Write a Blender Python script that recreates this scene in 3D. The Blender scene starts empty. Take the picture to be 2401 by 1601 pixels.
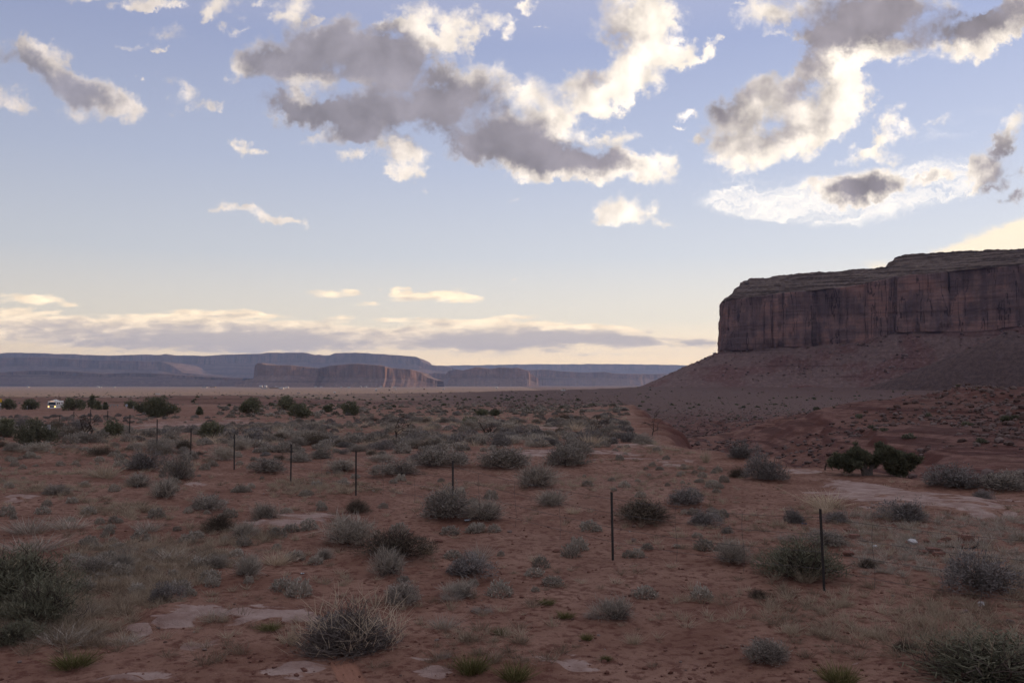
import bpy, bmesh, math, random
import numpy as np
from mathutils import Vector, Matrix

# ------------------------------------------------------------------ camera, world, sun, exposure
SC = bpy.context.scene
COL = SC.collection
EYE = 3.3                     # the camera stands on a road bank, 3.3 m above the flat in front
F = 2079.0                    # focal length in pixels of the 2401-wide photograph
HORIZON = 898.0
PITCH = math.atan((HORIZON - 800.5) / F)
cam_d = bpy.data.cameras.new('camera'); cam_d.lens = 36.0 * F / 2401.0; cam_d.sensor_width = 36.0
cam_d.clip_start = 0.1; cam_d.clip_end = 120000.0
cam = bpy.data.objects.new('camera', cam_d); COL.objects.link(cam)
cam.location = (0, 0, EYE); cam.rotation_euler = (math.pi / 2 + PITCH, 0, 0)
SC.camera = cam
SUN_AZ, SUN_EL = math.radians(57), math.radians(7.0)     # to the right of the view, just behind the mesa
sun_d = bpy.data.lights.new('sun', 'SUN'); sun_d.energy = 3.0; sun_d.angle = math.radians(0.5); sun_d.color = (1.0, 0.68, 0.42)
sun = bpy.data.objects.new('sun', sun_d); COL.objects.link(sun)
sdir = Vector((math.sin(SUN_AZ) * math.cos(SUN_EL), math.cos(SUN_AZ) * math.cos(SUN_EL), math.sin(SUN_EL)))
sun.rotation_euler = sdir.to_track_quat('Z', 'Y').to_euler()
vs = SC.view_settings; vs.view_transform = 'Standard'; vs.look = 'None'; vs.gamma = 1.0; vs.exposure = 0.6; vs.use_curve_mapping = False
SC.render.engine = 'CYCLES'
cy = SC.cycles
cy.use_denoising = True; cy.max_bounces = 5; cy.diffuse_bounces = 3; cy.volume_bounces = 1; cy.transparent_max_bounces = 6
cy.volume_step_rate = 4.0

class NT:
    """Short helpers to write node trees."""
    def __init__(s, tree): s.t = tree; s.L = tree.links
    def put(s, sock, v):
        if isinstance(v, bpy.types.NodeSocket): s.L.new(v, sock)
        elif v is not None: sock.default_value = v
    def n(s, kind, **kw):
        nd = s.t.nodes.new(kind)
        for k, v in kw.items(): setattr(nd, k, v)
        return nd
    def m(s, op, a, b=None, c=None, clamp=False):
        nd = s.n('ShaderNodeMath', operation=op, use_clamp=clamp)
        for i, v in enumerate((a, b, c)): s.put(nd.inputs[i], v)
        return nd.outputs[0]
    def v(s, op, a, b=None, scale=None):
        nd = s.n('ShaderNodeVectorMath', operation=op); s.put(nd.inputs[0], a)
        if b is not None: s.put(nd.inputs[1], b)
        if scale is not None: s.put(nd.inputs['Scale'], scale)
        return nd.outputs['Value'] if op in ('DOT_PRODUCT', 'LENGTH', 'DISTANCE') else nd.outputs[0]
    def xyz(s, x=0.0, y=0.0, z=0.0):
        nd = s.n('ShaderNodeCombineXYZ')
        for i, q in enumerate((x, y, z)): s.put(nd.inputs[i], q)
        return nd.outputs[0]
    def sep(s, vec):
        nd = s.n('ShaderNodeSeparateXYZ'); s.put(nd.inputs[0], vec); return nd.outputs
    def noise(s, vec, scale, detail=4.0, rough=0.55, dim='3D', dist=0.0, out='Fac'):
        nd = s.n('ShaderNodeTexNoise', noise_dimensions=dim); s.put(nd.inputs['Vector'], vec)
        s.put(nd.inputs['Scale'], scale); nd.inputs['Detail'].default_value = detail
        nd.inputs['Roughness'].default_value = rough; nd.inputs['Distortion'].default_value = dist
        return nd.outputs[out]
    def n_color(s, vec, scale): return s.v('SUBTRACT', s.noise(vec, scale, 3.0, 0.55, out='Color'), (0.5, 0.5, 0.5))
    def step(s, val, a, b, lo=0.0, hi=1.0, smooth=True):
        nd = s.n('ShaderNodeMapRange', interpolation_type='SMOOTHSTEP' if smooth else 'LINEAR'); nd.clamp = True
        for k, q in zip(range(5), (val, a, b, lo, hi)): s.put(nd.inputs[k], q)
        return nd.outputs[0]
    def mix(s, fac, a, b, blend='MIX'):
        nd = s.n('ShaderNodeMix', data_type='RGBA', blend_type=blend, clamp_factor=True)
        s.put(nd.inputs[0], fac)
        for i, q in ((6, a), (7, b)): s.put(nd.inputs[i], (*q, 1.0) if isinstance(q, tuple) and len(q) == 3 else q)
        return nd.outputs[2]
    def attr(s, name, out='Fac'): return s.n('ShaderNodeAttribute', attribute_name=name).outputs[out]

# clouds: ellipses of sky direction (pixel units of the photograph's picture plane: x, y, half width, half height, tilt, weight)
CLOUDS = """35 118 75 38 -20 .9;60 108 42 30 0 .8;130 140 75 45 -30 1;60 155 90 40 -25 .8;150 190 120 48 -28 1;225 225 110 55 -22 1;280 248 75 42 -5 .8;170 262 60 30 0 .6
12 228 45 42 0 .9;45 255 60 22 -10 .7;350 0 90 30 0 .9;300 12 60 16 0 .7;385 18 60 14 0 .7;520 12 62 46 20 .9;490 42 34 20 30 .7;690 18 66 46 10 .9;640 40 44 24 20 .7;195 -2 60 16 0 .8;600 8 40 10 0 .6
385 83 85 26 -4 .55;372 129 28 11 0 .8;338 113 44 14 -25 .55;300 104 30 10 -20 .4;425 195 70 16 -10 .5;442 232 58 34 0 .75;500 256 44 18 15 .7;440 258 50 14 0 .5;325 190 14 8 0 .7;550 72 30 14 15 .6
568 342 48 27 -22 1;600 356 28 13 -12 .9;548 334 28 22 0 .6;540 489 52 14 -4 .9;620 500 66 22 -12 1;672 515 52 15 -10 1;510 497 24 10 0 .7;585 482 22 7 0 .6
553 165 50 36 -10 .9;620 142 100 58 10 1;715 112 120 66 5 1.1;800 98 110 62 0 1.1;880 118 120 60 -15 1.1;960 138 95 50 -20 1;690 168 120 40 0 .9;840 165 130 44 0 1;753 48 30 13 0 1
985 48 66 58 0 1;940 72 76 28 -30 .8;995 95 85 40 -25 1;1052 112 70 36 -10 1;1085 45 52 46 20 1;1085 85 44 30 0 .8;915 62 40 16 10 .6
765 200 42 32 0 .8;870 195 80 28 0 .9;965 195 85 36 0 .9;1035 170 48 28 10 .9;690 212 55 52 0 1;655 250 70 42 -10 1;730 262 110 42 -15 1.1;800 284 120 42 -10 1.1;860 262 130 48 0 1;950 248 130 52 -5 1.1;1040 258 100 54 0 1;875 298 62 36 0 .8;810 322 90 20 5 .7;745 328 50 12 0 .5;1010 300 60 18 20 .5
826 362 28 20 10 1;905 345 62 44 20 1;955 370 55 52 -30 1;985 402 34 24 0 .9;920 395 50 16 -15 .6
1130 185 80 56 0 1.1;1060 195 70 56 0 .9;1240 212 72 46 -5 1;1335 208 58 44 -15 1;1385 240 64 46 -15 .9;1230 280 130 76 -15 1.1;1325 290 64 72 0 1;1180 338 170 68 -12 1.2;1090 342 90 46 -10 1;1270 378 180 52 -8 1.2;1410 385 140 42 -4 1.1;1300 410 190 24 -3 1;1470 378 80 40 -10 1;1545 382 62 34 0 1;1550 415 56 22 0 .8;1430 350 60 36 -20 .8;1395 262 60 28 -10 .8;1380 320 30 28 0 .6
1470 40 95 95 -20 1.1;1540 95 92 70 -30 1.1;1550 35 70 60 -20 1;1490 135 80 46 -10 1;1580 130 70 34 -25 .8;1455 185 66 62 20 1.1;1430 232 60 46 30 1;1485 215 60 36 20 .8;1542 188 42 28 10 .8;1400 185 70 26 0 .6;1660 105 44 14 30 .7;1640 130 58 18 24 .95
1150 55 42 26 0 .75;1206 66 34 20 -20 .8;1190 92 40 22 0 .8;1256 16 30 22 20 .8;1226 26 30 12 -10 .6;1268 67 16 9 0 .7;1455 320 62 22 4 .95;1602 275 46 16 0 .9;1597 306 16 9 0 .7;1656 322 26 12 0 .8;1450 300 16 10 0 .4
1460 494 86 44 0 .95;1505 512 56 28 -8 .7;1565 522 42 13 0 .55;1420 505 40 22 0 .5;1012 445 16 10 20 .6;1215 468 26 10 10 .5;1800 24 90 56 15 1.1;1808 82 36 14 -5 .6;1720 14 16 9 30 .5
2000 26 170 60 0 1.2;2120 16 150 50 0 1.1;2010 76 150 50 5 1.1;1905 88 76 26 -5 .9;1990 96 120 32 0 1;2115 102 96 32 24 1;1848 95 20 9 0 .7;2265 78 130 52 8 1.2;2350 50 120 54 15 1.2;2245 122 86 30 8 1;2340 92 90 28 18 .9;2398 14 60 50 0 1;2310 24 40 10 25 .5;2150 130 60 18 40 .6;2250 30 60 9 20 .4
1960 132 110 36 8 1;2025 130 80 28 14 .9;1965 175 70 54 0 1.1;1900 168 80 42 15 1;1830 196 96 40 24 1;1990 215 76 70 0 1;2015 245 60 38 10 .8;1765 226 84 52 20 .9;1850 245 120 46 5 1.1;1915 275 110 56 0 1;1985 265 80 48 0 .8;1715 285 84 66 10 1.1;1675 252 60 24 5 .5;1880 312 100 34 10 1;1742 362 76 52 0 1;1800 345 80 42 10 .9;1765 300 80 50 10 .7;1880 350 100 32 18 1;1960 310 74 34 14 .9;1730 395 60 24 -10 .6;1700 415 40 16 0 .5
2092 266 38 24 50 .8;2065 322 70 22 45 .8;2100 315 60 38 30 .6;2025 366 66 24 20 .8;2080 370 60 20 0 .6;2180 294 90 14 18 .6;2330 360 52 30 25 1;2322 436 52 20 28 1;2382 456 52 16 22 1;2372 322 64 24 40 .7;2392 278 56 30 30 .7;2392 398 30 12 0 .7;2292 394 24 10 10 .6;2170 235 14 8 0 .4;2345 400 40 20 20 .4"""
CIRRUS = """1740 480 150 40 -10 1;1880 470 220 66 -4 1;2050 455 240 66 8 1.1;2190 420 170 60 5 .9;1850 500 220 30 -6 .9;2130 470 140 40 8 .7;2240 400 150 50 10 .6;2230 300 190 40 18 .35;1720 440 130 40 -20 .4"""
WARM = """2350 572 180 46 14 1.3;2260 590 120 26 8 .8;2065 628 50 26 0 .8;2401 540 140 40 20 .8"""
SHADE = """5 130 80 34 -20 1;110 178 130 30 -26 1;200 215 110 36 -28 1;205 250 60 26 0 .7;385 86 90 26 -4 .9;425 195 70 18 -10 .9;452 236 50 20 0 .4
640 150 110 48 10 1;730 125 120 60 5 1;820 110 120 55 0 1;900 130 120 46 -12 1.1;970 150 80 40 -20 1;700 165 120 34 0 .7;860 170 120 34 0 .8
640 245 70 36 -10 1;720 265 130 38 -15 1.2;810 285 120 36 -8 1.1;880 255 110 44 0 1.1;960 250 130 50 -4 1.2;1050 265 110 50 0 1.1;810 324 90 18 5 .8;1010 300 60 18 20 .7;900 345 46 36 20 .9;925 375 40 24 0 .5;546 340 24 16 0 .5
1065 190 76 50 0 1;1110 205 60 40 0 .5;1180 290 110 50 -10 .7;1160 335 160 56 -12 1.4;1080 342 70 40 -10 1;1280 370 140 42 -10 1.2;1390 372 120 30 -8 1;1480 380 60 16 -8 .5;1435 45 60 70 -20 .7;1400 185 60 26 0 .9;1475 95 40 24 0 .35
2010 22 190 62 0 1.2;2130 14 150 50 0 1.1;2030 70 150 40 6 .9;1950 88 80 22 0 .5;2250 74 130 40 8 1.2;2350 46 130 46 15 1.3;2398 14 70 50 0 1.2;1905 160 60 34 20 .8;1825 194 90 34 24 1;1900 205 60 22 10 .6;1720 282 80 58 10 1.1;1680 252 60 24 5 .9;1875 316 80 20 14 .9;1800 290 50 20 0 .4;1790 30 60 26 10 .25
2330 362 60 36 25 2.6;2322 437 60 26 28 2.6;2382 457 60 22 22 2.6;2372 318 50 20 45 .7;2392 398 36 14 0 1.2;2025 372 60 18 10 .8;2005 432 66 30 10 2.6;2045 442 56 24 8 1.8;2185 420 36 16 24 1.8;1880 442 30 10 0 .3;600 490 40 9 -10 .4"""
LOW = """45 698 100 15 0 .9;95 706 56 17 0 .9;156 716 34 9 0 .8;40 730 80 13 0 .9;118 730 34 10 0 .7;50 750 150 22 0 1;150 754 80 16 0 .9;20 772 130 20 0 .9;300 780 330 46 0 1.1;500 778 340 56 0 1.1;700 792 340 40 0 1.1;430 745 140 22 0 .9;510 737 100 14 0 .9;600 738 80 8 0 .8;258 753 50 10 0 .8;160 790 260 36 0 .9
764 688 54 16 0 .85;814 683 30 10 0 .85;858 713 24 8 0 .85;938 680 24 13 0 .95;946 696 64 15 0 .95;1012 687 50 10 0 .9;1052 695 78 22 0 .9;1094 702 44 14 0 .8;895 680 14 5 0 .7;804 746 56 13 0 .8;940 750 74 9 0 .8;1040 757 110 14 0 .9;1130 752 80 11 0 .8;1192 742 66 7 0 .8;1540 776 18 7 0 .5
1090 794 210 42 0 1.2;1250 792 260 38 0 1.2;1400 786 180 26 -4 1.1;1520 800 140 16 -3 1;1650 803 80 10 -6 1;1310 766 200 18 -4 1;1430 775 90 14 -6 .9;900 800 300 30 0 .9;1560 815 160 8 0 .6;1400 828 260 9 0 .5;1150 838 200 6 0 .4;1880 615 20 5 0 .3;1201 655 14 6 0 .4;620 820 300 8 0 .5;1520 780 12 5 0 .3"""
LOWSHADE = """300 800 400 40 0 1;520 800 320 46 0 1;720 806 240 30 0 .9;60 765 150 18 0 .7;150 752 60 8 0 .5;1110 800 190 32 0 1.3;1260 800 220 26 0 1.3;1420 792 150 16 -4 1;1650 806 70 7 -5 .9;1540 802 110 9 -3 .8;945 702 56 7 0 .7;938 676 20 6 0 .5;804 750 50 5 0 .6;510 740 60 5 0 .7;1020 760 60 6 0 .4;895 680 14 5 0 1;1540 778 18 7 0 1"""

def build_world():
    w = bpy.data.worlds.new('World'); SC.world = w; w.use_nodes = True
    k = NT(w.node_tree); w.node_tree.nodes.clear()
    d = k.v('NORMALIZE', k.n('ShaderNodeTexCoord').outputs['Generated'])
    cp, sp = math.cos(PITCH), math.sin(PITCH)
    f = k.v('DOT_PRODUCT', d, (0, cp, sp)); fm = k.m('MAXIMUM', f, 0.12)
    px = k.m('MULTIPLY_ADD', k.m('DIVIDE', k.v('DOT_PRODUCT', d, (1, 0, 0)), fm), F / 1000, 1.2005)
    py = k.m('MULTIPLY_ADD', k.m('DIVIDE', k.v('DOT_PRODUCT', d, (0, -sp, cp)), fm), -F / 1000, 0.8005)
    el = k.sep(d)[2]
    st = k.n('ShaderNodeTexSky', sky_type='NISHITA'); st.sun_disc = False; st.sun_elevation = SUN_EL; st.sun_rotation = SUN_AZ
    st.altitude = 1500; st.air_density = 1.0; st.dust_density = 2.0; st.ozone_density = 2.0
    side = k.v('DOT_PRODUCT', d, (math.sin(SUN_AZ), math.cos(SUN_AZ), 0))      # towards the sun
    sky = k.mix(SKYMIX, st.outputs[0], SKYGRAD(k, el, side))
    def background(col):
        bg = k.n('ShaderNodeBackground'); k.put(bg.inputs[0], col); bg.inputs[1].default_value = 0.15; return bg.outputs[0]
    def choose(fac, a, b):
        ms = k.n('ShaderNodeMixShader'); k.put(ms.inputs[0], fac); k.L.new(a, ms.inputs[1]); k.L.new(b, ms.inputs[2]); return ms.outputs[0]
    low = k.m('MAXIMUM', k.m('SUBTRACT', py, 0.5), 0.0)
    pyn = k.m('MULTIPLY_ADD', k.m('MULTIPLY', low, low), 5.0, py)            # clouds flatten towards the horizon
    P = k.xyz(px, py, 0.0); PN = k.xyz(px, pyn, 0.0)
    wn = k.n('ShaderNodeTexNoise', noise_dimensions='2D'); k.put(wn.inputs['Vector'], PN)
    wn.inputs['Scale'].default_value = 10.0; wn.inputs['Detail'].default_value = 6.0; wn.inputs['Roughness'].default_value = 0.62
    wv = k.v('SUBTRACT', wn.outputs['Color'], (0.5, 0.5, 0.5))
    w2 = k.n('ShaderNodeTexNoise', noise_dimensions='2D'); k.put(w2.inputs['Vector'], PN)
    w2.inputs['Scale'].default_value = 42.0; w2.inputs['Detail'].default_value = 6.0; w2.inputs['Roughness'].default_value = 0.65
    wf = k.v('SUBTRACT', w2.outputs['Color'], (0.5, 0.5, 0.5))
    wv2 = k.v('ADD', wv, k.v('SCALE', wf, scale=0.30))
    PW = k.v('ADD', P, k.v('MULTIPLY', wv2, (0.13, 0.085, 0.0)))
    PS = k.v('ADD', P, k.v('MULTIPLY', wv2, (0.15, 0.09, 0)))
    PT = k.v('ADD', PS, (0.075, 0.020, 0.0))                                      # a step towards the sun, for self-shading
    PL = k.v('ADD', P, k.v('MULTIPLY', wv, (0.10, 0.022, 0.0)))
    made = {}
    def field(txt, vec, x0=-9, x1=9, grow=1.08, least=0.0):
        key = (txt[:12], x0, x1, grow, least)
        if key not in made:                                     # each bank of clouds is one node group
            g = bpy.data.node_groups.new('cloud_bank', 'ShaderNodeTree')
            g.interface.new_socket('Vector', in_out='INPUT', socket_type='NodeSocketVector'); g.interface.new_socket('Fac', in_out='OUTPUT', socket_type='NodeSocketFloat')
            q = NT(g); gi = q.n('NodeGroupInput').outputs[0]; acc = None
            for row in txt.replace('\n', ';').split(';'):
                x, y, rx, ry, rot, wt = map(float, row.split())
                if (x + rx * 1.6) / 1000 + .08 < x0 or (x - rx * 1.6) / 1000 - .08 > x1 or rx * ry < least: continue
                mp = q.n('ShaderNodeMapping', vector_type='TEXTURE'); q.put(mp.inputs[0], gi)
                mp.inputs[1].default_value = (x / 1000, y / 1000, 0); mp.inputs[2].default_value = (0, 0, -math.radians(rot))
                mp.inputs[3].default_value = (rx * grow / 1000, ry * grow / 1000, 1)
                t = q.n('ShaderNodeTexGradient', gradient_type='SPHERICAL'); q.put(t.inputs[0], mp.outputs[0])
                acc = q.m('MULTIPLY_ADD', t.outputs['Fac'], wt, acc if acc is not None else 0.0)
            q.L.new(acc, q.n('NodeGroupOutput').inputs[0]); made[key] = g
        nd = k.n('ShaderNodeGroup'); nd.node_tree = made[key]; k.put(nd.inputs[0], vec)
        return nd.outputs[0]
    n1 = k.noise(PN, 15.0, 10.0, 0.62, '2D', 0.2)
    nb = k.m('SUBTRACT', n1, 0.5)
    r1 = k.noise(PN, 9.0, 6.0, 0.5, '2D', 0.15); r2 = k.noise(k.v('ADD', PN, (0.022, 0.012, 0.0)), 9.0, 6.0, 0.5, '2D', 0.15)
    relief = k.m('SUBTRACT', r1, r2)
    fib = k.noise(k.v('MULTIPLY', k.v('ADD', PW, k.xyz(0.0, k.m('MULTIPLY', px, 0.10))), (7.0, 34.0, 1)), 1.0, 9.0, 0.68, '2D', 0.8)
    def eroded(fld, amp):
        return k.m('MULTIPLY_ADD', k.m('MULTIPLY', nb, amp), k.m('MINIMUM', k.m('MULTIPLY', fld, 3.0), 1.0), fld)
    def warm(base):
        wm = k.step(k.m('MULTIPLY', field(WARM, PL), k.m('MULTIPLY_ADD', fib, 1.2, 0.4)), 0.05, 1.0, 0.0, 0.95)
        return k.mix(wm, base, (5.4, 4.6, 3.4))
    edge = k.m('MULTIPLY_ADD', px, 0.42, 0.30, clamp=True)                       # brighter towards the sun
    litc = k.mix(edge, (2.5, 2.2, 2.2), (5.5, 4.9, 4.2))
    litc = k.v('SCALE', litc, scale=k.m('MULTIPLY_ADD', relief, 1.0, 1.0))
    darkc = k.v('SCALE', k.mix(edge, (1.3, 1.28, 1.55), (1.38, 1.24, 1.36)), scale=k.m('MULTIPLY_ADD', r1, 1.1, 0.5))
    def high(x0, x1):
        e = eroded(field(CLOUDS, PW, x0, x1), 1.7)
        c = k.step(e, 0.10, 1.0)
        thick = k.m('MULTIPLY', k.m('MINIMUM', field(CLOUDS, PT, x0, x1, 1.3, 1500.0), 2.2), 0.8)
        raw = field(SHADE, PS, x0, x1, 1.8)
        s = k.m('MULTIPLY_ADD', k.m('MULTIPLY', nb, 0.8), 1.0, k.m('MULTIPLY', raw, 0.66))
        s = k.m('ADD', k.m('ADD', s, k.m('MULTIPLY', thick, 0.52)), k.m('MULTIPLY', relief, -0.9))
        s = k.step(k.m('MULTIPLY_ADD', k.m('SUBTRACT', r1, 0.5), 0.9, s), 0.12, 1.85)
        cc = k.mix(s, litc, darkc)
        base = sky
        if x1 > 1.62:
            cf = k.m('MINIMUM', field(CIRRUS, PL), 0.9)
            ci = k.m('MULTIPLY_ADD', k.m('SUBTRACT', fib, 0.56), k.m('MULTIPLY', k.m('MINIMUM', k.m('MULTIPLY', cf, 2.0), 1.0), 2.3), k.m('MULTIPLY', cf, 0.85))
            ci = k.step(ci, 0.05, 1.05, 0.0, 0.95)
            base = k.mix(ci, warm(base), (5.6, 5.2, 4.75))
            c = k.m('MAXIMUM', c, k.m('MULTIPLY', k.step(k.m('MULTIPLY_ADD', nb, 1.2, raw), 0.30, 1.0), k.step(cf, 0.1, 0.4)))
        return background(k.mix(c, base, cc))
    out = high(1.62, 9)
    for a, b in ((1.08, 1.62), (0.53, 1.08), (-9, 0.53)):
        out = choose(k.m('LESS_THAN', px, b), out, high(a, b))
    lc = k.step(eroded(field(LOW, PL), 1.7), 0.10, 0.95)
    ls = k.step(k.m('MULTIPLY_ADD', nb, 1.5, k.m('MULTIPLY_ADD', relief, -1.2, field(LOWSHADE, PL, grow=1.5))), 0.0, 1.5)
    lcol = k.mix(ls, k.v('SCALE', (6.4, 5.1, 3.5), scale=k.m('MULTIPLY_ADD', relief, 0.9, 0.95)), (2.75, 2.4, 2.25))
    lowb = background(k.mix(k.m('MULTIPLY', lc, 0.93), warm(sky), lcol))
    out = choose(k.m('GREATER_THAN', py, 0.598), out, lowb)
    out = choose(k.m('GREATER_THAN', f, 0.25), background(sky), out)
    k.L.new(out, k.n('ShaderNodeOutputWorld').inputs[0])
    w.cycles.sampling_method = 'MANUAL'; w.cycles.sample_map_resolution = 512

SKYMIX = 0.92
def SKYGRAD(k, el, side):
    """Dusty evening air: pale and warm low down, periwinkle above, brighter towards the sun."""
    r = k.n('ShaderNodeValToRGB'); k.put(r.inputs[0], el)
    e = r.color_ramp.elements
    stops = [(0.0, (8.8, 6.1, 3.1)), (0.03, (7.5, 5.6, 3.3)), (0.07, (4.8, 4.25, 3.4)), (0.14, (3.4, 3.45, 3.6)), (0.24, (2.5, 2.72, 3.45)), (0.36, (1.80, 2.04, 3.05)), (0.5, (2.5, 2.45, 3.1)), (1.0, (3.1, 2.9, 3.0))]
    while len(e) < len(stops): e.new(0.5)
    for q, (p, c) in zip(e, stops): q.position = p; q.color = (*[x / 10 for x in c], 1)
    g = k.v('SCALE', r.outputs[0], scale=10.0)
    return k.v('SCALE', g, scale=k.m('MULTIPLY_ADD', side, 0.28, 0.80))
build_world()
# ------------------------------------------------------------------ numpy noise, mesh and tagging helpers
def _h(ix, iy, iz, seed):
    n = (ix * 374761393 + iy * 668265263 + iz * 2147483647 + seed * 974711) & 0xFFFFFFFF
    n = ((n ^ (n >> 13)) * 1274126177) & 0xFFFFFFFF
    n = ((n ^ (n >> 16)) * 2246822519) & 0xFFFFFFFF
    return ((n ^ (n >> 15)) & 0xFFFFFF) / float(0x1000000)
def vnoise(x, y, z=0.0, seed=0):
    x, y, z = np.broadcast_arrays(np.asarray(x, float), np.asarray(y, float), np.asarray(z, float))
    ix, iy, iz = np.floor(x).astype(np.int64), np.floor(y).astype(np.int64), np.floor(z).astype(np.int64)
    fx, fy, fz = x - ix, y - iy, z - iz
    fx, fy, fz = [t * t * t * (t * (t * 6 - 15) + 10) for t in (fx, fy, fz)]
    flat = not np.any(fz)
    out = 0.0
    for dz in ((0,) if flat else (0, 1)):
        wz = 1.0 if flat else (fz if dz else 1 - fz)
        for dy in (0, 1):
            wy = fy if dy else 1 - fy
            out = out + wz * wy * ((1 - fx) * _h(ix, iy + dy, iz + dz, seed) + fx * _h(ix + 1, iy + dy, iz + dz, seed))
    return out * 2 - 1
def fbm(x, y, z=0.0, octs=4, seed=0, gain=0.5, lac=2.03):
    a, s, tot = 1.0, 0.0, 0.0
    for i in range(octs):
        s = s + a * vnoise(np.asarray(x) * lac ** i + 17.3 * i, np.asarray(y) * lac ** i - 9.1 * i, np.asarray(z) * lac ** i, seed + i)
        tot += a; a *= gain
    return s / tot
def ridged(x, y, z=0.0, octs=4, seed=0):
    a, s, tot = 1.0, 0.0, 0.0
    for i in range(octs):
        s = s + a * (1 - 2 * np.abs(vnoise(np.asarray(x) * 2.1 ** i, np.asarray(y) * 2.1 ** i, np.asarray(z) * 2.1 ** i, seed + i))); tot += a; a *= 0.5
    return s / tot
def sstep(a, b, x):
    t = np.clip((np.asarray(x, float) - a) / (b - a), 0, 1); return t * t * (3 - 2 * t)

def ray(px, py):
    """World direction through a point of the photograph, scaled to forward depth 1."""
    v = Vector(((px - 1200.5) / F, 1.0, -(py - 800.5) / F)); c, s = math.cos(PITCH), math.sin(PITCH)
    y, z = v.y * c - v.z * s, v.y * s + v.z * c
    return Vector((v.x / y, 1.0, z / y))
def at_depth(px, py, d):
    r = ray(px, py); return Vector((r.x * d, d, EYE + r.z * d))

def mesh_from(name, verts, faces, mats, smooth=False, attrs=None, mat_index=None):
    """verts (n,3) array; faces: (m,4) or (m,3) array or list of such arrays."""
    me = bpy.data.meshes.new(name)
    v = np.ascontiguousarray(verts, dtype=np.float32)
    fl = [np.asarray(f, dtype=np.int32) for f in (faces if isinstance(faces, list) else [faces]) if len(f)]
    me.vertices.add(len(v)); me.vertices.foreach_set('co', v.ravel())
    loops = np.concatenate([f.ravel() for f in fl]); tot = np.concatenate([np.full(len(f), f.shape[1], np.int32) for f in fl])
    me.loops.add(len(loops)); me.loops.foreach_set('vertex_index', loops)
    me.polygons.add(len(tot)); st = np.zeros(len(tot), np.int32); st[1:] = np.cumsum(tot)[:-1]
    me.polygons.foreach_set('loop_start', st); me.polygons.foreach_set('loop_total', tot)
    if mat_index is not None: me.polygons.foreach_set('material_index', np.asarray(mat_index, np.int32))
    me.polygons.foreach_set('use_smooth', np.full(len(tot), smooth, bool))
    for k, (dom, a) in (attrs or {}).items():
        at = me.attributes.new(k, 'FLOAT', dom); at.data.foreach_set('value', np.asarray(a, np.float32).ravel())
    for m in (mats if isinstance(mats, (list, tuple)) else [mats]): me.materials.append(m)
    me.update(calc_edges=True)
    return me
def put(name, me, parent=None, loc=None):
    o = bpy.data.objects.new(name, me); COL.objects.link(o)
    if parent: o.parent = parent
    if loc is not None: o.location = loc
    return o
def tag(o, label=None, cat=None, group=None, kind=None):
    if label: o['label'] = label
    if cat: o['category'] = cat
    if group: o['group'] = group
    if kind: o['kind'] = kind
    return o
def thing(name, loc, label, cat, group=None, rz=0.0, scale=1.0):
    o = bpy.data.objects.new(name, None); COL.objects.link(o); o.empty_display_size = 0.2
    o.location = loc; o.rotation_euler = (0, 0, rz); o.scale = (scale,) * 3 if not isinstance(scale, tuple) else scale
    return tag(o, label, cat, group)
def grid_faces(nr, nc, wrap=False):
    i = np.arange(nr - 1)[:, None]; j = np.arange(nc if wrap else nc - 1)[None, :]; j2 = (j + 1) % nc
    a = i * nc + j; b = i * nc + j2; c = (i + 1) * nc + j2; d = (i + 1) * nc + j
    return np.stack([np.broadcast_to(t, a.shape) for t in (a, b, c, d)], -1).reshape(-1, 4)

def material(name, rough=0.9, spec=0.2):
    m = bpy.data.materials.new(name); m.use_nodes = True
    k = NT(m.node_tree); b = m.node_tree.nodes['Principled BSDF']
    b.inputs['Roughness'].default_value = rough; b.inputs['Specular IOR Level'].default_value = spec
    return m, k, b
def plain(name, col, rough=0.8, spec=0.3, metal=0.0, var=0.0, scale=20.0):
    m, k, b = material(name, rough, spec); b.inputs['Metallic'].default_value = metal
    if var:
        n = k.noise(k.n('ShaderNodeTexCoord').outputs['Object'], scale, 4.0)
        k.put(b.inputs['Base Color'], k.mix(n, tuple(c * (1 - var) for c in col), tuple(c * (1 + var) for c in col)))
    else: b.inputs['Base Color'].default_value = (*col, 1)
    return m
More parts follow.
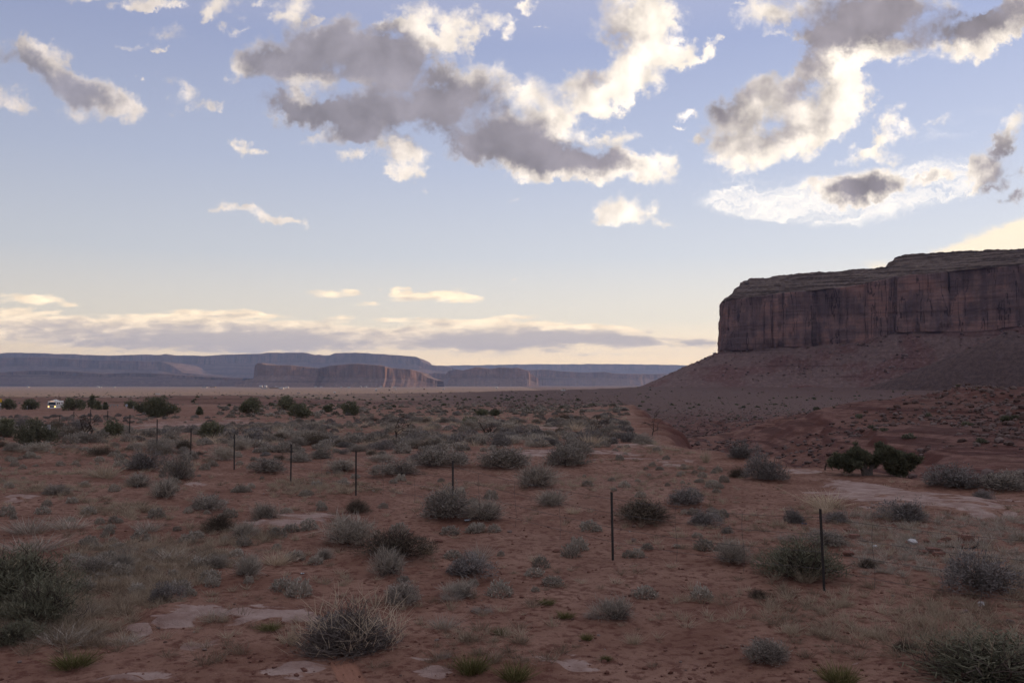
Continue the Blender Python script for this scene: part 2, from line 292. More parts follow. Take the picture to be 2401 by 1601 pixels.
# plants of the near flat: kind | photo x, y of the foot | width, height in photo pixels | label
HAND = """S|1047|1224|128|92|large round grey sagebrush right behind the post that stands third from the right
P|1142|1224|86|58|pale wispy shrub touching the large round sagebrush at its right
P|820|1278|112|80|pale spiky brush with a white crown behind the broad brown bush
D|925|1315|160|80|broad low brown bush in the middle foreground between two pale shrubs
P|914|1352|74|72|small pale upright shrub growing in front of the broad brown bush
B|1087|1356|118|64|blue grey dome shrub on its own sandy mound in the foreground
P|1085|1402|66|44|small silvery shrub just below the blue grey dome shrub
S|940|1418|84|66|dry grey shrub mixed with straw between the brown bush and the twiggy foreground bush
G|40|1420|190|140|dark green bush cut by the photo edge, the upper one of the pair
G|100|1468|150|120|dark green wiry bush at the lower left, the front one of the pair
B|2302|1392|140|100|round blue grey shrub with a dark heart by the thin wire stay at the right
G|1880|1364|165|108|green bush with straw coloured tips behind the nearest fence post
D|1518|1230|142|62|long dark brown bush between the two nearest fence posts
B|1602|1187|88|50|blue grey shrub behind the long dark brown bush
B|1650|1234|68|42|small blue grey shrub at the right end of the long dark brown bush
B|2122|1225|94|58|grey shrub just below the pale slab of rock at the right
P|1448|1457|82|60|pale twiggy shrub alone on bare sand in the near middle
P|1718|1322|74|64|thin pale shrub crossed by a wire stay left of the nearest post
P|1292|1187|62|44|small fan shaped pale shrub on open sand
P|1255|1145|92|62|pale topped shrub with dark lower branches in the middle of the red flat
S|1185|1102|122|62|wide dark grey sagebrush at the middle, largest of its row
S|1328|1098|106|66|tall grey green sagebrush right of the wide dark one
S|1357|1064|80|50|silver green sagebrush standing behind a tall grey green one
B|1805|1130|88|76|tall blue green shrub left of the juniper with the bare trunk
D|1733|1120|44|34|small brown bush at the left foot of the tall blue green shrub
B|1735|1078|72|52|dark grey shrub on the edge of the wash
B|2240|1150|122|58|dense dark grey shrub right of the juniper at the wash edge
S|2340|1152|120|48|low grey shrub at the right edge in line with the dense dark one
B|2300|1168|38|26|small dark shrub below the dense dark grey one
T|1935|1192|88|48|yellowish bunch of grass beside the pale slab of rock
S|485|1197|76|46|grey shrub with straw left of the flat pale slab
D|515|1248|76|50|dark scruffy shrub left of a small pale one
P|570|1264|54|46|small pale upright shrub right of the dark scruffy one
P|625|1222|56|52|pale shrub sprouting by the flat pale slab
S|422|1128|66|74|tall narrow grey shrub at the left behind the fence
P|385|1170|60|52|pale spiky shrub in front of the tall narrow grey one
P|328|1142|54|38|pale low shrub left of the tall narrow grey one
B|340|1104|82|52|dark blue grey shrub on the left slope below the fence
S|632|1112|74|44|pale round shrub between two fence posts at the left
P|800|1106|60|30|low pale shrub by the post that stands fourth from the right
D|838|1204|70|38|low brown shrub with pale grass, above the spiky white crowned brush
S|940|1119|92|44|wide grey green shrub behind the third and fourth posts
S|1020|1097|112|58|tall wide grey green sagebrush up behind the third post
B|1080|1087|56|40|dark compact shrub at the right of a tall wide sagebrush
P|580|1352|66|58|pale feathery shrub alone in the left foreground
P|508|1334|44|36|small pale shrub left of the pale feathery one
B|374|1416|70|50|grey brown dome shrub in the left foreground above the pale rock slab
S|225|1348|82|48|spreading grey shrub at the left behind straw coloured grass
P|282|1338|52|46|thin straw grey shrub right of the spreading one
T|650|1328|66|46|tan grass clump above the pale feathery shrub
S|130|1160|56|30|small grey shrub on the bare left slope
T|245|1122|64|44|tan grass mound on the bare left slope
B|1862|1227|44|40|small grey shrub left of the nearest fence post's top
B|1962|1226|54|34|small dark shrub right of the nearest fence post's top
S|1945|1284|84|46|wispy grey shrub behind the nearest post, in front of red stones
D|2030|1332|42|26|small tan brown tuft right of the straw tipped green bush
D|1780|1404|36|26|tiny dark green tuft on bare sand left of the nearest post's foot
S|1800|1560|96|62|low grey cushion with yellow tufts in the lower right foreground
D|2118|1530|44|34|small dark tuft at the lower right, next to tall thin stems
G|2300|1640|330|120|big dark bush filling the lower right corner
Y|1207|1601|70|56|brightest green tuft at the bottom edge
Y|1105|1586|66|62|olive tuft with straw tips in the eroded gully at the bottom
T|1485|1512|38|42|upright olive straw tuft in the near right middle
Y|1376|1502|26|22|tiny lime tuft left of the upright straw one
Y|1422|1550|24|16|tiny lime tuft nearest the bottom in the right half
Y|1326|1453|36|20|flat lime tuft below the pale twiggy shrub's left
Y|1283|1420|34|18|flat olive tuft on bare sand in the middle
Y|1172|1490|30|22|small olive tuft between the big twiggy bush and the upright straw tuft
Y|172|1570|76|40|yellow green tuft near the lower left corner
T|682|1514|54|56|olive straw tuft at the left side of the big twiggy bush
Y|632|1482|46|20|flat green patch in front of the pale rock slab
Y|1968|1606|70|50|olive tuft cut by the bottom edge at the right
G|20|1520|90|60|green clump in the lower left corner above the straw
T|1257|1320|30|30|tan brown wisp alone on sand in the middle
T|1055|1165|40|34|orange tan grass at the left of the large round sagebrush
T|1345|1205|34|26|bright straw tuft left of the second post
T|1000|1300|44|46|straw stems at the right end of the broad brown bush
N|1120|1318|60|50|fine straw stems behind the blue grey dome shrub
T|1930|1205|40|34|pale straw between two shrubs at the nearest post's top
T|1890|1370|50|50|dry stems at the foot of the straw tipped green bush
T|1655|1085|20|50|tall dry stalks on the flat near the wash edge
S|1700|1250|30|20|small grey tuft on sand left of the nearest post
N|70|1255|90|40|bleached grass on the bare left slope
N|160|1245|70|36|bleached grass clump right of another on the left slope
N|345|1250|60|30|low bleached grass on the left below the slope
N|75|1300|110|46|tall bleached grass above the dark green pair
N|400|1320|80|34|straw coloured clump in the left middle foreground
N|150|1520|120|44|bleached grass in front of the dark green pair
N|200|1450|60|36|bleached clump at the right foot of the dark green pair
N|300|1515|70|22|faint straw clump beside the lower left rock slab
N|500|1460|60|30|straw wisps at the right end of the rock slab
N|1040|1480|70|40|pale straw wisps right of the big twiggy bush
W|1060|1412|70|60|leafless tangle of dead twigs below the blue grey dome shrub
W|1130|1440|60|44|dead twiggy remains right of the leafless tangle
W|1392|1452|50|36|fallen dead twigs at the left of the pale twiggy shrub
W|1850|1272|60|50|dead pale twigs left of the wispy shrub behind the nearest post
W|300|1300|60|40|dead grey twigs above the thin straw grey shrub
W|1040|1545|40|36|small dead twigs beside the eroded gully at the bottom
P|760|1312|40|30|tiny pale shrub left of the broad brown bush"""
# ------------------------------------------------------------------ lie of the land
MESA_PLAN = [(1500, 3200), (760, 2450), (470, 1860), (378, 1600), (352, 1520), (362, 1475), (470, 1440), (606, 1385), (740, 1300), (870, 1180), (1010, 1040), (1090, 880), (1180, 640), (1260, 380), (1420, 120)]
def plan_curve(pts, step):
    p = np.array(pts, float)
    for _ in range(3):                                  # Chaikin corner cutting
        q = 0.75 * p[:-1] + 0.25 * p[1:]; r = 0.25 * p[:-1] + 0.75 * p[1:]
        p = np.vstack([p[:1], np.stack([q, r], 1).reshape(-1, 2), p[-1:]])
    s = np.r_[0, np.cumsum(np.linalg.norm(np.diff(p, axis=0), axis=1))]
    t = np.arange(0, s[-1], step)
    return np.stack([np.interp(t, s, p[:, 0]), np.interp(t, s, p[:, 1])], 1), t
_MC, _ = plan_curve(MESA_PLAN, 40.0)
_LR = np.log(np.array([1, 50, 100, 200, 300, 600, 1000, 1500, 2500, 4000, 8000, 15000, 60000.0]))
_LZ = np.array([0, 0, -0.7, -3.4, -4.7, -7.7, -12.5, -17.0, -23, -26, -32, -38, -60.0])
_dl = np.linspace(_LR[0], _LR[-1], 1200); _dz = np.interp(_dl, _LR, _LZ)
_ker = np.exp(-0.5 * (np.arange(-60, 61) / 22.0) ** 2); _ker /= _ker.sum()
_dz = np.convolve(np.pad(_dz, 60, mode='edge'), _ker, mode='valid')
def wash_edge(y): return np.interp(y, [0, 10, 18, 27, 34, 41, 52, 70, 95, 140, 220, 300, 600], [30, 25, 20.5, 15.8, 12.2, 9.6, 8.6, 10, 13.5, 19, 29, 38, 70])
MOUNDS = []
def ground(x, y, fine=True):
    x = np.asarray(x, float); y = np.asarray(y, float); r = np.hypot(x, y) + 1e-6
    z = np.interp(np.log(np.maximum(r, 1.0)), _dl, _dz)
    # alluvial fan rising to the foot of the mesa
    dist = np.full(r.shape, 1e9)
    for mx, my in _MC: dist = np.minimum(dist, np.hypot(x - mx, y - my))
    z = z + 13.0 * np.exp(-np.maximum(dist - 150, 0) / 240.0) * sstep(150, 900, r)
    # wash on the right: a cut bank, a floor and a ledgy far bank
    e = x - wash_edge(y) + 1.6 * fbm(x / 9, y / 9, octs=3, seed=5) + 1.8 * ridged(x / 7, y / 7, octs=3, seed=6)
    far = 1 - sstep(350, 1100, r)
    right = sstep(0, 7, e) * far * sstep(-20, 5, y)
    z = z - 5.0 * right
    bed = sstep(2, 8, e) * (1 - sstep(16, 34, e)) * far * sstep(-20, 5, y)
    z = z - 3.0 * bed
    led = sstep(22, 34, e) * (1 - sstep(250, 420, r)) * sstep(5, 30, y)
    q = (z + 0.9 * fbm(x / 30, y / 30, octs=3, seed=31) * led) / 1.1
    z = z + led * 1.0 * ((np.floor(q) + sstep(0.05, 0.35, q - np.floor(q))) - q) * 1.1
    # rubble spur at the right, low red rise at the left, swells near the road
    sp = np.hypot((x - 92) / 1.0, (y - 150) / 1.35) / 62
    z = z + 9.5 * np.exp(-sp ** 2 * 1.6) * (1 + 0.35 * fbm(x / 14, y / 14, octs=4, seed=8))
    z = z + 1.25 * np.exp(-(((x + 33) / 13) ** 2 + ((y - 47) / 11) ** 2)) + 0.5 * np.exp(-(((x + 16) / 9) ** 2 + ((y - 27) / 7) ** 2))
    z = z - 1.4 * np.exp(-(((x + 48) / 26) ** 2 + ((y - 95) / 22) ** 2))
    z = z + 1.0 * np.exp(-(((x + 70) / 60) ** 2 + ((y - 190) / 35) ** 2))
    z = z + 1.75 * sstep(9.0, 3.2, y) * sstep(60, 20, np.abs(x))
    # road cut: a dark red bank beyond the vehicle
    z = z + 3.6 * sstep(345, 385, y - 0.10 * x) * (1 - sstep(420, 560, y)) * (1 - sstep(-120, -40, x + 0.02 * y)) * (0.8 + 0.3 * fbm(x / 25, y / 25, octs=3, seed=3))
    a1 = np.clip(r / 120, 0.15, 1.0)
    z = z + 0.22 * fbm(x / 14, y / 14, octs=3, seed=11) * np.clip(r / 25, 0.3, 1.5) * (1 + 3 * sstep(150, 900, r) * np.exp(-np.maximum(dist - 200, 0) / 500.0))
    z = z + 1.1 * fbm(x / 90, y / 90, octs=3, seed=12) * sstep(60, 250, r) * (1 - 0.6 * sstep(900, 2500, r))
    z = z + 2.2 * fbm(x / 420, y / 420, octs=3, seed=14) * sstep(500, 1500, r)
    if MOUNDS and fine:
        near = r < 60
        if np.any(near):
            xn, yn = x[near], y[near]; add = np.zeros(xn.shape)
            for mx, my, mr, mh in MOUNDS:
                q = ((xn - mx) ** 2 + (yn - my) ** 2) / (mr * mr); add = np.maximum(add, mh * np.exp(-q))
            z = z.copy(); z[near] += add
    if fine:
        z = z + 0.045 * fbm(x / 1.7, y / 1.7, octs=4, seed=21) * (1 - sstep(60, 160, r)) * (1 + 1.5 * right)
        nearw = 1 - sstep(25, 60, r)
        if np.any(nearw > 0):
            patch = sstep(-0.25, 0.35, fbm(x / 3.3, y / 3.3, octs=3, seed=24))
            z = z + nearw * (0.030 * np.abs(fbm(x / 0.42, y / 0.42, octs=3, seed=23)) * patch - 0.05 * np.maximum(0, ridged(x / 1.3 + 3, y / 0.8, octs=3, seed=25) - 0.55))
        rub = np.maximum(0, ridged(x / 3.1, y / 3.1, octs=3, seed=22) - 0.2)
        z = z + 0.5 * rub * sstep(30, 60, e) * (1 - sstep(300, 700, r)) * sstep(20, 40, y) + 0.10 * rub * right
    return z
def gz(x, y): return float(ground(np.array([x]), np.array([y]))[0])

def on_ground(px, py, lo=2.0, hi=5000.0):
    """Where the line of sight through a photograph point first meets the land."""
    r = ray(px, py); t = np.exp(np.linspace(math.log(lo), math.log(hi), 3000))
    d = EYE + r.z * t - ground(r.x * t, t)
    i = int(np.argmax(d < 0)) if np.any(d < 0) else len(t) - 1
    if i > 0:
        a, b = t[i - 1], t[i]; w = d[i - 1] / (d[i - 1] - d[i] + 1e-9); tt = a + (b - a) * np.clip(w, 0, 1)
    else: tt = t[0]
    return Vector((r.x * tt, tt, EYE + r.z * tt))

def soil_material():
    m, k, b = material('red_soil', 0.95, 0.1)
    geo = k.n('ShaderNodeNewGeometry'); P = geo.outputs['Position']; N = geo.outputs['Normal']
    big = k.noise(P, 0.05, 5.0); mid = k.noise(P, 0.55, 6.0, 0.62); fin = k.noise(P, 6.0, 6.0, 0.68); grit = k.noise(P, 38.0, 3.0, 0.7)
    col = k.mix(k.step(mid, 0.32, 0.7), (0.200, 0.101, 0.070), (0.325, 0.190, 0.138))
    col = k.mix(k.step(big, 0.45, 0.7, 0, 0.55), col, (0.345, 0.222, 0.168))
    col = k.mix(k.step(fin, 0.38, 0.53, 0.85, 0.0), col, (0.135, 0.056, 0.040))
    col = k.mix(k.step(grit, 0.60, 0.75, 0.0, 0.55), col, (0.42, 0.29, 0.24))
    # pale slickrock where sand is blown off
    slab = k.attr('slab')
    st = k.noise(k.v('MULTIPLY', P, (1.0, 1.0, 6.0)), 2.2, 6.0, 0.6)
    rock = k.mix(k.step(st, 0.3, 0.7), (0.29, 0.190, 0.158), (0.47, 0.35, 0.305))
    sn1 = k.noise(k.v('MULTIPLY', P, (0.7, 1.5, 1.0)), 0.9, 10.0, 0.70, dist=0.6)
    vo = k.n('ShaderNodeTexVoronoi', feature='F1'); vo.inputs['Scale'].default_value = 0.85
    k.put(vo.inputs['Vector'], k.v('ADD', k.v('MULTIPLY', P, (1.0, 1.7, 0.3)), k.v('SCALE', k.n_color(P, 1.6), scale=0.5)))
    cell = k.sep(vo.outputs['Color'])[0]
    sl = k.m('MULTIPLY_ADD', k.m('SUBTRACT', cell, 0.5), 0.55, k.m('MULTIPLY_ADD', k.m('SUBTRACT', sn1, 0.5), 2.0, k.m('MULTIPLY', slab, 0.68)))
    sl = k.step(sl, 0.56, 0.64, 0.0, 0.9)
    col = k.mix(sl, col, rock)
    # gravel flats and rubble towards the mesa, its shadow painted in; red cut banks
    rubble = k.attr('rubble')
    rn = k.noise(P, 0.9, 8.0, 0.75)
    col = k.mix(rubble, col, k.mix(k.step(rn, 0.35, 0.68), (0.088, 0.050, 0.042), (0.205, 0.138, 0.118)))
    steep = k.sep(N)[2]
    col = k.mix(k.m('MULTIPLY', k.attr('bankish'), k.step(big, 0.35, 0.6, 0.35, 0.75)), col, k.mix(k.step(k.noise(k.v('MULTIPLY', P, (0.6, 0.6, 2.2)), 0.8, 9.0, 0.76), 0.36, 0.64), (0.075, 0.030, 0.025), (0.215, 0.110, 0.092)))
    col = k.mix(k.m('MULTIPLY', k.attr('bankish'), k.step(k.noise(k.v('MULTIPLY', P, (0.03, 0.03, 1.7)), 1.0, 5.0, 0.7), 0.50, 0.42, 0.0, 0.65)), col, (0.055, 0.020, 0.018))  # dark red strata bands that also paint in the shade under ledges
    bank = k.mix(k.noise(k.v('MULTIPLY', P, (0.15, 0.15, 2.4)), 1.0, 5.0), (0.085, 0.036, 0.030), (0.165, 0.080, 0.066))
    col = k.mix(k.m('MULTIPLY', k.step(steep, 0.96, 0.80), k.attr('bankish')), col, bank)
    # far scrub: grey-green on tan, the tan paled to paint in low sunlight
    scrub = k.attr('scrub')
    sn = k.noise(k.v('MULTIPLY', P, (1.0, 0.5, 1.0)), 0.11, 9.0, 0.72)
    far = k.mix(k.step(sn, 0.42, 0.62), (0.36, 0.235, 0.170), (0.19, 0.148, 0.105))
    col = k.mix(scrub, col, far)
    col = k.mix(k.attr('track'), col, (0.37, 0.19, 0.13))
    k.put(b.inputs['Base Color'], col)
    h = k.m('ADD', k.m('MULTIPLY', fin, 0.55), k.m('ADD', k.m('MULTIPLY', grit, 0.13), k.m('MULTIPLY', k.noise(P, 1.6, 5.0, 0.6), 0.7)))
    bp = k.n('ShaderNodeBump'); bp.inputs['Strength'].default_value = 0.9; bp.inputs['Distance'].default_value = 0.16
    k.put(bp.inputs['Height'], h)
    k.L.new(bp.outputs[0], b.inputs['Normal'])
    return m

# slabs of bare rock: (photo x, photo y, half width px, half height px, tilt)
SLABS = [(2110, 1168, 190, 22, -11), (2250, 1195, 90, 9, -8), (640, 1440, 110, 22, 4), (440, 1440, 95, 20, 0), (700, 1220, 90, 16, 0), (330, 1475, 60, 15, 10), (440, 1505, 80, 22, 8),
         (450, 1137, 32, 7, 0), (340, 1003, 95, 8, 0), (470, 1000, 140, 7, 0), (600, 1020, 120, 7, 0), (700, 1040, 90, 7, 0), (1060, 1000, 120, 4, 0), (1330, 1005, 160, 5, 0), (1250, 1060, 110, 8, 0),
         (1480, 1045, 100, 6, 0), (1580, 1085, 70, 9, -4), (1420, 1064, 90, 8, 0), (1000, 1530, 55, 16, -12), (1020, 1570, 60, 18, 0), (280, 1590, 130, 18, 5), (700, 1560, 110, 26, 6), (1280, 1560, 130, 26, 0), (30, 1170, 40, 12, 0), (1880, 1105, 60, 6, 0)]
def build_ground(mat):
    th = np.r_[np.linspace(-180, -40, 90)[:-1], np.linspace(-40, 40, 1120), np.linspace(40, 180, 90)[1:]] * math.pi / 180
    rr = np.r_[np.linspace(0.5, 8, 16)[:-1], np.exp(np.linspace(math.log(8), math.log(120), 760))[:-1], np.exp(np.linspace(math.log(120), math.log(1400), 420))[:-1], np.exp(np.linspace(math.log(1400), math.log(26000), 150))]
    R, T = np.meshgrid(rr, th, indexing='ij')
    X, Y = R * np.sin(T), R * np.cos(T)
    Z = ground(X, Y)
    slab = np.zeros_like(X)
    c, s = math.cos(PITCH), math.sin(PITCH)
    Yc = Y * c + (Z - EYE) * s; Zc = (Z - EYE) * c - Y * s                       # eye frame, only to lay the slabs out once
    ok = Yc > 1
    PX = np.where(ok, 1200.5 + F * X / np.maximum(Yc, 1), -9999); PY = np.where(ok, 800.5 - F * Zc / np.maximum(Yc, 1), -9999)
    for x, y, w, h, t in SLABS:
        p = on_ground(x, y); d = p.y
        ww = w * d / F; hd = h * d * d / (F * EYE)                                # real half sizes on the flat
        a = math.radians(t) * min(6.0, d / EYE * 0.5)
        dx, dy = X - p.x, Y - p.y
        u = (dx * math.cos(a) + dy * math.sin(a)) / ww; v = (-dx * math.sin(a) + dy * math.cos(a)) / max(hd, ww * 0.18)
        slab = np.maximum(slab, (1.32 if (x, y) in ((2110, 1168), (2250, 1195), (640, 1440), (440, 1440), (700, 1220)) else (0.85 if y > 1500 else 1.0)) - 0.5 * (u * u + v * v))
    for x, y, rx, ry, a in ((11.0, 27.2, 0.95, 3.4, 0.10), (11.7, 22.8, 0.45, 1.7, -0.2)):
        u = ((X - x) * math.cos(a) + (Y - y) * math.sin(a)) / rx; v = (-(X - x) * math.sin(a) + (Y - y) * math.cos(a)) / ry
        slab = np.maximum(slab, 1.5 - 0.8 * (u * u + v * v))
    slab = np.clip(slab, 0, 1.5)
    e = X - wash_edge(Y)
    rubble = np.clip(sstep(18, 60, e) * sstep(20, 50, Y) * (0.75 + 0.25 * fbm(X / 30, Y / 30, octs=3, seed=2)) + sstep(150, 420, R) * (1 - sstep(1500, 2300, R)) * sstep(-0.30, 0.0, np.arctan2(X, Y) + 0.05 * fbm(X / 120, Y / 120, octs=3, seed=4)), 0, 1)
    scrub = sstep(260, 700, R) * (1 - rubble)
    bankish = np.clip(sstep(-1, 4, e) * sstep(0, 20, Y) * (1 - sstep(300, 500, R)) + sstep(330, 350, Y) * (1 - sstep(420, 500, Y)) * sstep(-30, -60, X), 0, 1)
    Z = Z + 0.07 * sstep(0.7, 0.95, slab) * (1 - sstep(80, 200, R))
    # tyre track at the bottom of the view
    c0 = on_ground(800, 1545); c1 = on_ground(830, 1601)
    tx = c0.x + (Y - c0.y) * (c1.x - c0.x) / (c1.y - c0.y)
    track = (1 - sstep(0.14, 0.17, np.abs(X - tx))) * (1 - sstep(c0.y, c0.y + 0.5, Y)) * sstep(5, 7, Y)
    Z = Z - 0.02 * track + 0.006 * track * np.sin((X - tx) * 90)
    V = np.stack([X, Y, Z], -1).reshape(-1, 3)
    me = mesh_from('ground', V, grid_faces(*X.shape), mat, True,
                   {'slab': ('POINT', slab), 'rubble': ('POINT', rubble), 'scrub': ('POINT', scrub), 'bankish': ('POINT', bankish), 'track': ('POINT', track)})
    return tag(put('ground', me), 'red sandy desert ground with bare rock slabs', 'ground', kind='structure')

# ------------------------------------------------------------------ mesas
def mesa_material(name, cliff_a, cliff_b, talus_a, talus_b, cap_a, cap_b, scale=1.0, crackf=0.25):
    m, k, b = material(name, 0.95, 0.08)
    P = k.n('ShaderNodeNewGeometry').outputs['Position']
    zone = k.attr('zone')
    PS = k.v('SCALE', P, scale=scale)
    streak = k.noise(k.v('MULTIPLY', PS, (1.0, 1.0, 0.10)), 0.09, 8.0, 0.66, dist=0.4)
    blot = k.noise(PS, 0.022, 5.0, 0.55)
    strat = k.noise(k.v('MULTIPLY', PS, (0.03, 0.03, 1.0)), 0.30, 5.0, 0.7)
    cl = k.mix(k.step(k.m('MULTIPLY_ADD', k.m('SUBTRACT', blot, 0.5), 0.9, streak), 0.34, 0.66), tuple(c * 0.85 for c in cliff_a), cliff_b)
    cl = k.mix(k.step(blot, 0.46, 0.62, 0, 0.6), cl, tuple(c * f for c, f in zip(cliff_b, (1.35, 1.15, 1.05))))
    cl = k.mix(k.step(k.noise(k.v('MULTIPLY', PS, (1.0, 1.0, 0.06)), 0.05, 6.0, 0.6), 0.55, 0.64, 0, 0.85), cl, tuple(c * 0.5 for c in cliff_a))
    cl = k.mix(k.step(strat, 0.42, 0.55, 0.45, 0.0), cl, cliff_a)
    ck = k.noise(k.v('MULTIPLY', PS, (1.0, 1.0, 0.05)), 0.055, 4.0, 0.55, dist=0.3)
    cl = k.mix(k.step(k.m('ABSOLUTE', k.m('SUBTRACT', ck, 0.5)), 0.004, 0.016, 0.75, 0.0), cl, tuple(c * crackf for c in cliff_a))
    rub = k.noise(PS, 0.16, 10.0, 0.80)
    patch = k.noise(k.v('MULTIPLY', PS, (1.0, 1.0, 1.6)), 0.016, 4.0, 0.5)
    ta = k.mix(k.step(patch, 0.42, 0.56), talus_a, talus_b)
    ta = k.mix(k.step(rub, 0.50, 0.66, 0, 0.85), ta, tuple(min(1, c * 1.75) for c in talus_b))
    ta = k.mix(k.step(rub, 0.34, 0.46, 0.8, 0.0), ta, tuple(c * 0.42 for c in talus_a))
    ta = k.mix(k.step(k.noise(k.v('MULTIPLY', PS, (0.02, 0.02, 1.0)), 0.16, 4.0, 0.6), 0.44, 0.38, 0.0, 0.55), ta, tuple(c * 0.4 for c in talus_a))
    ta = k.mix(k.attr('debris'), ta, k.mix(k.step(rub, 0.36, 0.62), tuple(c * 0.45 for c in talus_b), tuple(c * 0.80 for c in talus_b)))
    ca = k.mix(k.step(strat, 0.42, 0.56), tuple(c * 0.6 for c in cap_a), cap_b)
    ca = k.mix(k.step(rub, 0.52, 0.68, 0, 0.7), ca, tuple(c * 1.5 for c in cap_b))
    col = k.mix(k.step(zone, 0.3, 0.7), ta, cl); col = k.mix(k.step(zone, 1.3, 1.7), col, ca)
    k.put(b.inputs['Base Color'], col)
    bp = k.n('ShaderNodeBump'); bp.inputs['Strength'].default_value = 0.8; bp.inputs['Distance'].default_value = 3.0 / scale
    k.put(bp.inputs['Height'], k.m('ADD', rub, k.m('MULTIPLY', streak, 0.6))); k.L.new(bp.outputs[0], b.inputs['Normal'])
    return m

def smooth_noise1(t, period, seed, octs=4): return fbm(np.asarray(t) / period, np.full(len(t), seed * 3.7), octs=octs, seed=seed)

TALUS = []
def great_mesa(mat):
    C, t = plan_curve(MESA_PLAN, 2.2)
    tang = np.gradient(C, axis=0); tang /= np.linalg.norm(tang, axis=1)[:, None]
    ker = np.ones(31) / 31
    nrm = np.stack([np.convolve(np.pad(q, 15, mode='edge'), ker, mode='valid') for q in (-tang[:, 1], tang[:, 0])], 1)
    nrm /= np.linalg.norm(nrm, axis=1)[:, None]
    nrm = -nrm if np.mean((nrm * -C).sum(1)) < 0 else nrm                     # outward: to the valley
    px = 1200.5 + F * C[:, 0] / np.maximum(C[:, 1], 30)                       # bearing of each station
    front = (np.arange(len(C)) > int(np.argmin(C[:, 0])))
    px = np.where(front, px, 1690 - (1 - C[:, 1] / 1500) * 0)
    prof = lambda ys, zs=None: np.interp(px, [1690, 1800, 2000, 2100, 2250, 2401, 2700, 3200], ys)
    zb = prof([58, 58, 64, 80, 82, 84, 88, 92]) + 8 * smooth_noise1(t, 75, 5)
    zc = prof([144, 152, 161, 172, 176, 179, 190, 200]) + 2.5 * smooth_noise1(t, 50, 6)
    zt1 = prof([161, 167, 173, 181, 189, 194, 206, 218])                      # top of the ledgy slope
    zt = np.interp(px, [1690, 1712, 1714, 1745, 1750, 1850, 2000, 2080, 2086, 2095, 2100, 2130, 2180, 2260, 2330, 2401, 2700, 3200],
                   [158, 160, 166, 168, 171, 175, 178, 180, 188, 189, 196, 199, 200, 199, 197, 196, 214, 232]) + 8.0 + 1.8 * smooth_noise1(t, 28, 7) + 1.6 * np.round(2 * smooth_noise1(t, 19, 9, 2)) / 2
    zt1 = zt - 7.5                                                            # the cap rock stands as a low wall over the ledgy slope
    # rows: (outward offset, height) from foot to rim and over the flat top
    zf = ground(C[:, 0] + nrm[:, 0] * 330, C[:, 1] + nrm[:, 1] * 330, False) - 7
    zfoot = ground(C[:, 0] + nrm[:, 0] * 150, C[:, 1] + nrm[:, 1] * 150, False)
    rows = []; zone = []
    n1 = 70
    for i in range(n1 + 1):                                                   # talus, concave; ends low below the fan
        u = i / n1; o = 330 * (1 - u) ** 1.25
        w = np.clip((150 - o) / 150, 0, 1) ** 1.32
        z = np.where(o > 150, zf + (zfoot - 1.5 - zf) * (330 - o) / 180, zfoot - 1.5 + (zb - zfoot + 1.5) * w)
        rows.append((np.full(len(C), o), z)); zone.append(0.0)
    n2 = 52
    for i in range(1, n2 + 1):
        u = i / n2; rows.append((-6.0 * u * np.ones(len(C)), zb + (zc - zb) * u)); zone.append(1.0 if u < 0.97 else 2.0)
    n3 = 26
    for i in range(1, n3 + 1):
        u = i / n3; q = u * 6; stp = (np.floor(q) + sstep(0.25, 0.7, q - np.floor(q))) / 6
        rows.append((-6 - 17 * u * np.ones(len(C)), zc + (np.minimum(zt1, zt) - zc) * stp)); zone.append(2.0)
    n4 = 12
    for i in range(1, n4 + 1):
        u = i / n4; rows.append((-23 - 3 * u * np.ones(len(C)), np.minimum(zt1, zt) + np.maximum(zt - zt1, 0) * u)); zone.append(2.0)
    for o, dz in ((-45, 1), (-120, 0), (-260, -2), (-420, -40), (-560, -240)): rows.append((np.full(len(C), o), zt + dz)); zone.append(2.0)
    O = np.array([r[0] for r in rows]); Z = np.array([r[1] for r in rows]); ZN = np.repeat(np.array(zone)[:, None], len(C), 1)
    S = np.repeat(t[None, :], len(O), 0)
    cl = np.clip(1 - np.abs(ZN - 1), 0, 1); tal = ZN < 0.5; cap = ZN > 1.5
    # vertical buttresses, alcoves and joints on the wall
    butt = 8.5 * fbm(S / 60, Z / 200, octs=3, seed=41) + 4.2 * fbm(S / 34, Z / 40, octs=3, seed=49) + 3.0 * ridged(S / 19, Z / 110, octs=3, seed=42) + 1.0 * fbm(S / 5, Z / 16, octs=3, seed=43)
    joint = -3.4 * np.maximum(0, ridged(S / 26 + 0.15 * fbm(S / 40, Z / 40, seed=3), Z / 400, octs=1, seed=44) - 0.80) / 0.20
    ledge = 1.1 * np.round(fbm(S / 300, Z / 9, octs=2, seed=45) * 2)
    O = O + cl * (butt + joint + ledge * 0.6)
    fade = np.clip((Z - zb[None, :]) / np.maximum(zc - zb, 1)[None, :], 0, 1)
    O = O + np.where(cap, 5 * fbm(S / 45, Z / 30, octs=4, seed=46) + 2.2 * ridged(S / 12, Z / 7, octs=3, seed=47) + 7.0 * fbm(S / 48, zc[None, :] / 260, octs=3, seed=41) * np.clip(1 - (ZN - 1.5) * 2, 0, 1), 0)
    Z = Z + np.where(cap & (O > -70), 1.1 * ridged(S / 9, O / 6, octs=3, seed=48), 0)
    # talus: gullies, debris ribs, ledge bands of harder rock
    w = np.clip((Z - zfoot[None, :]) / np.maximum(zb - zfoot, 1)[None, :], 0, 1)
    gul = ridged(S / 62, O / 320, octs=3, seed=51) * 9 * np.sin(np.clip(w, 0, 1) * math.pi) + 2.2 * fbm(S / 13, O / 16, octs=4, seed=52) * np.minimum(1, w * 5)
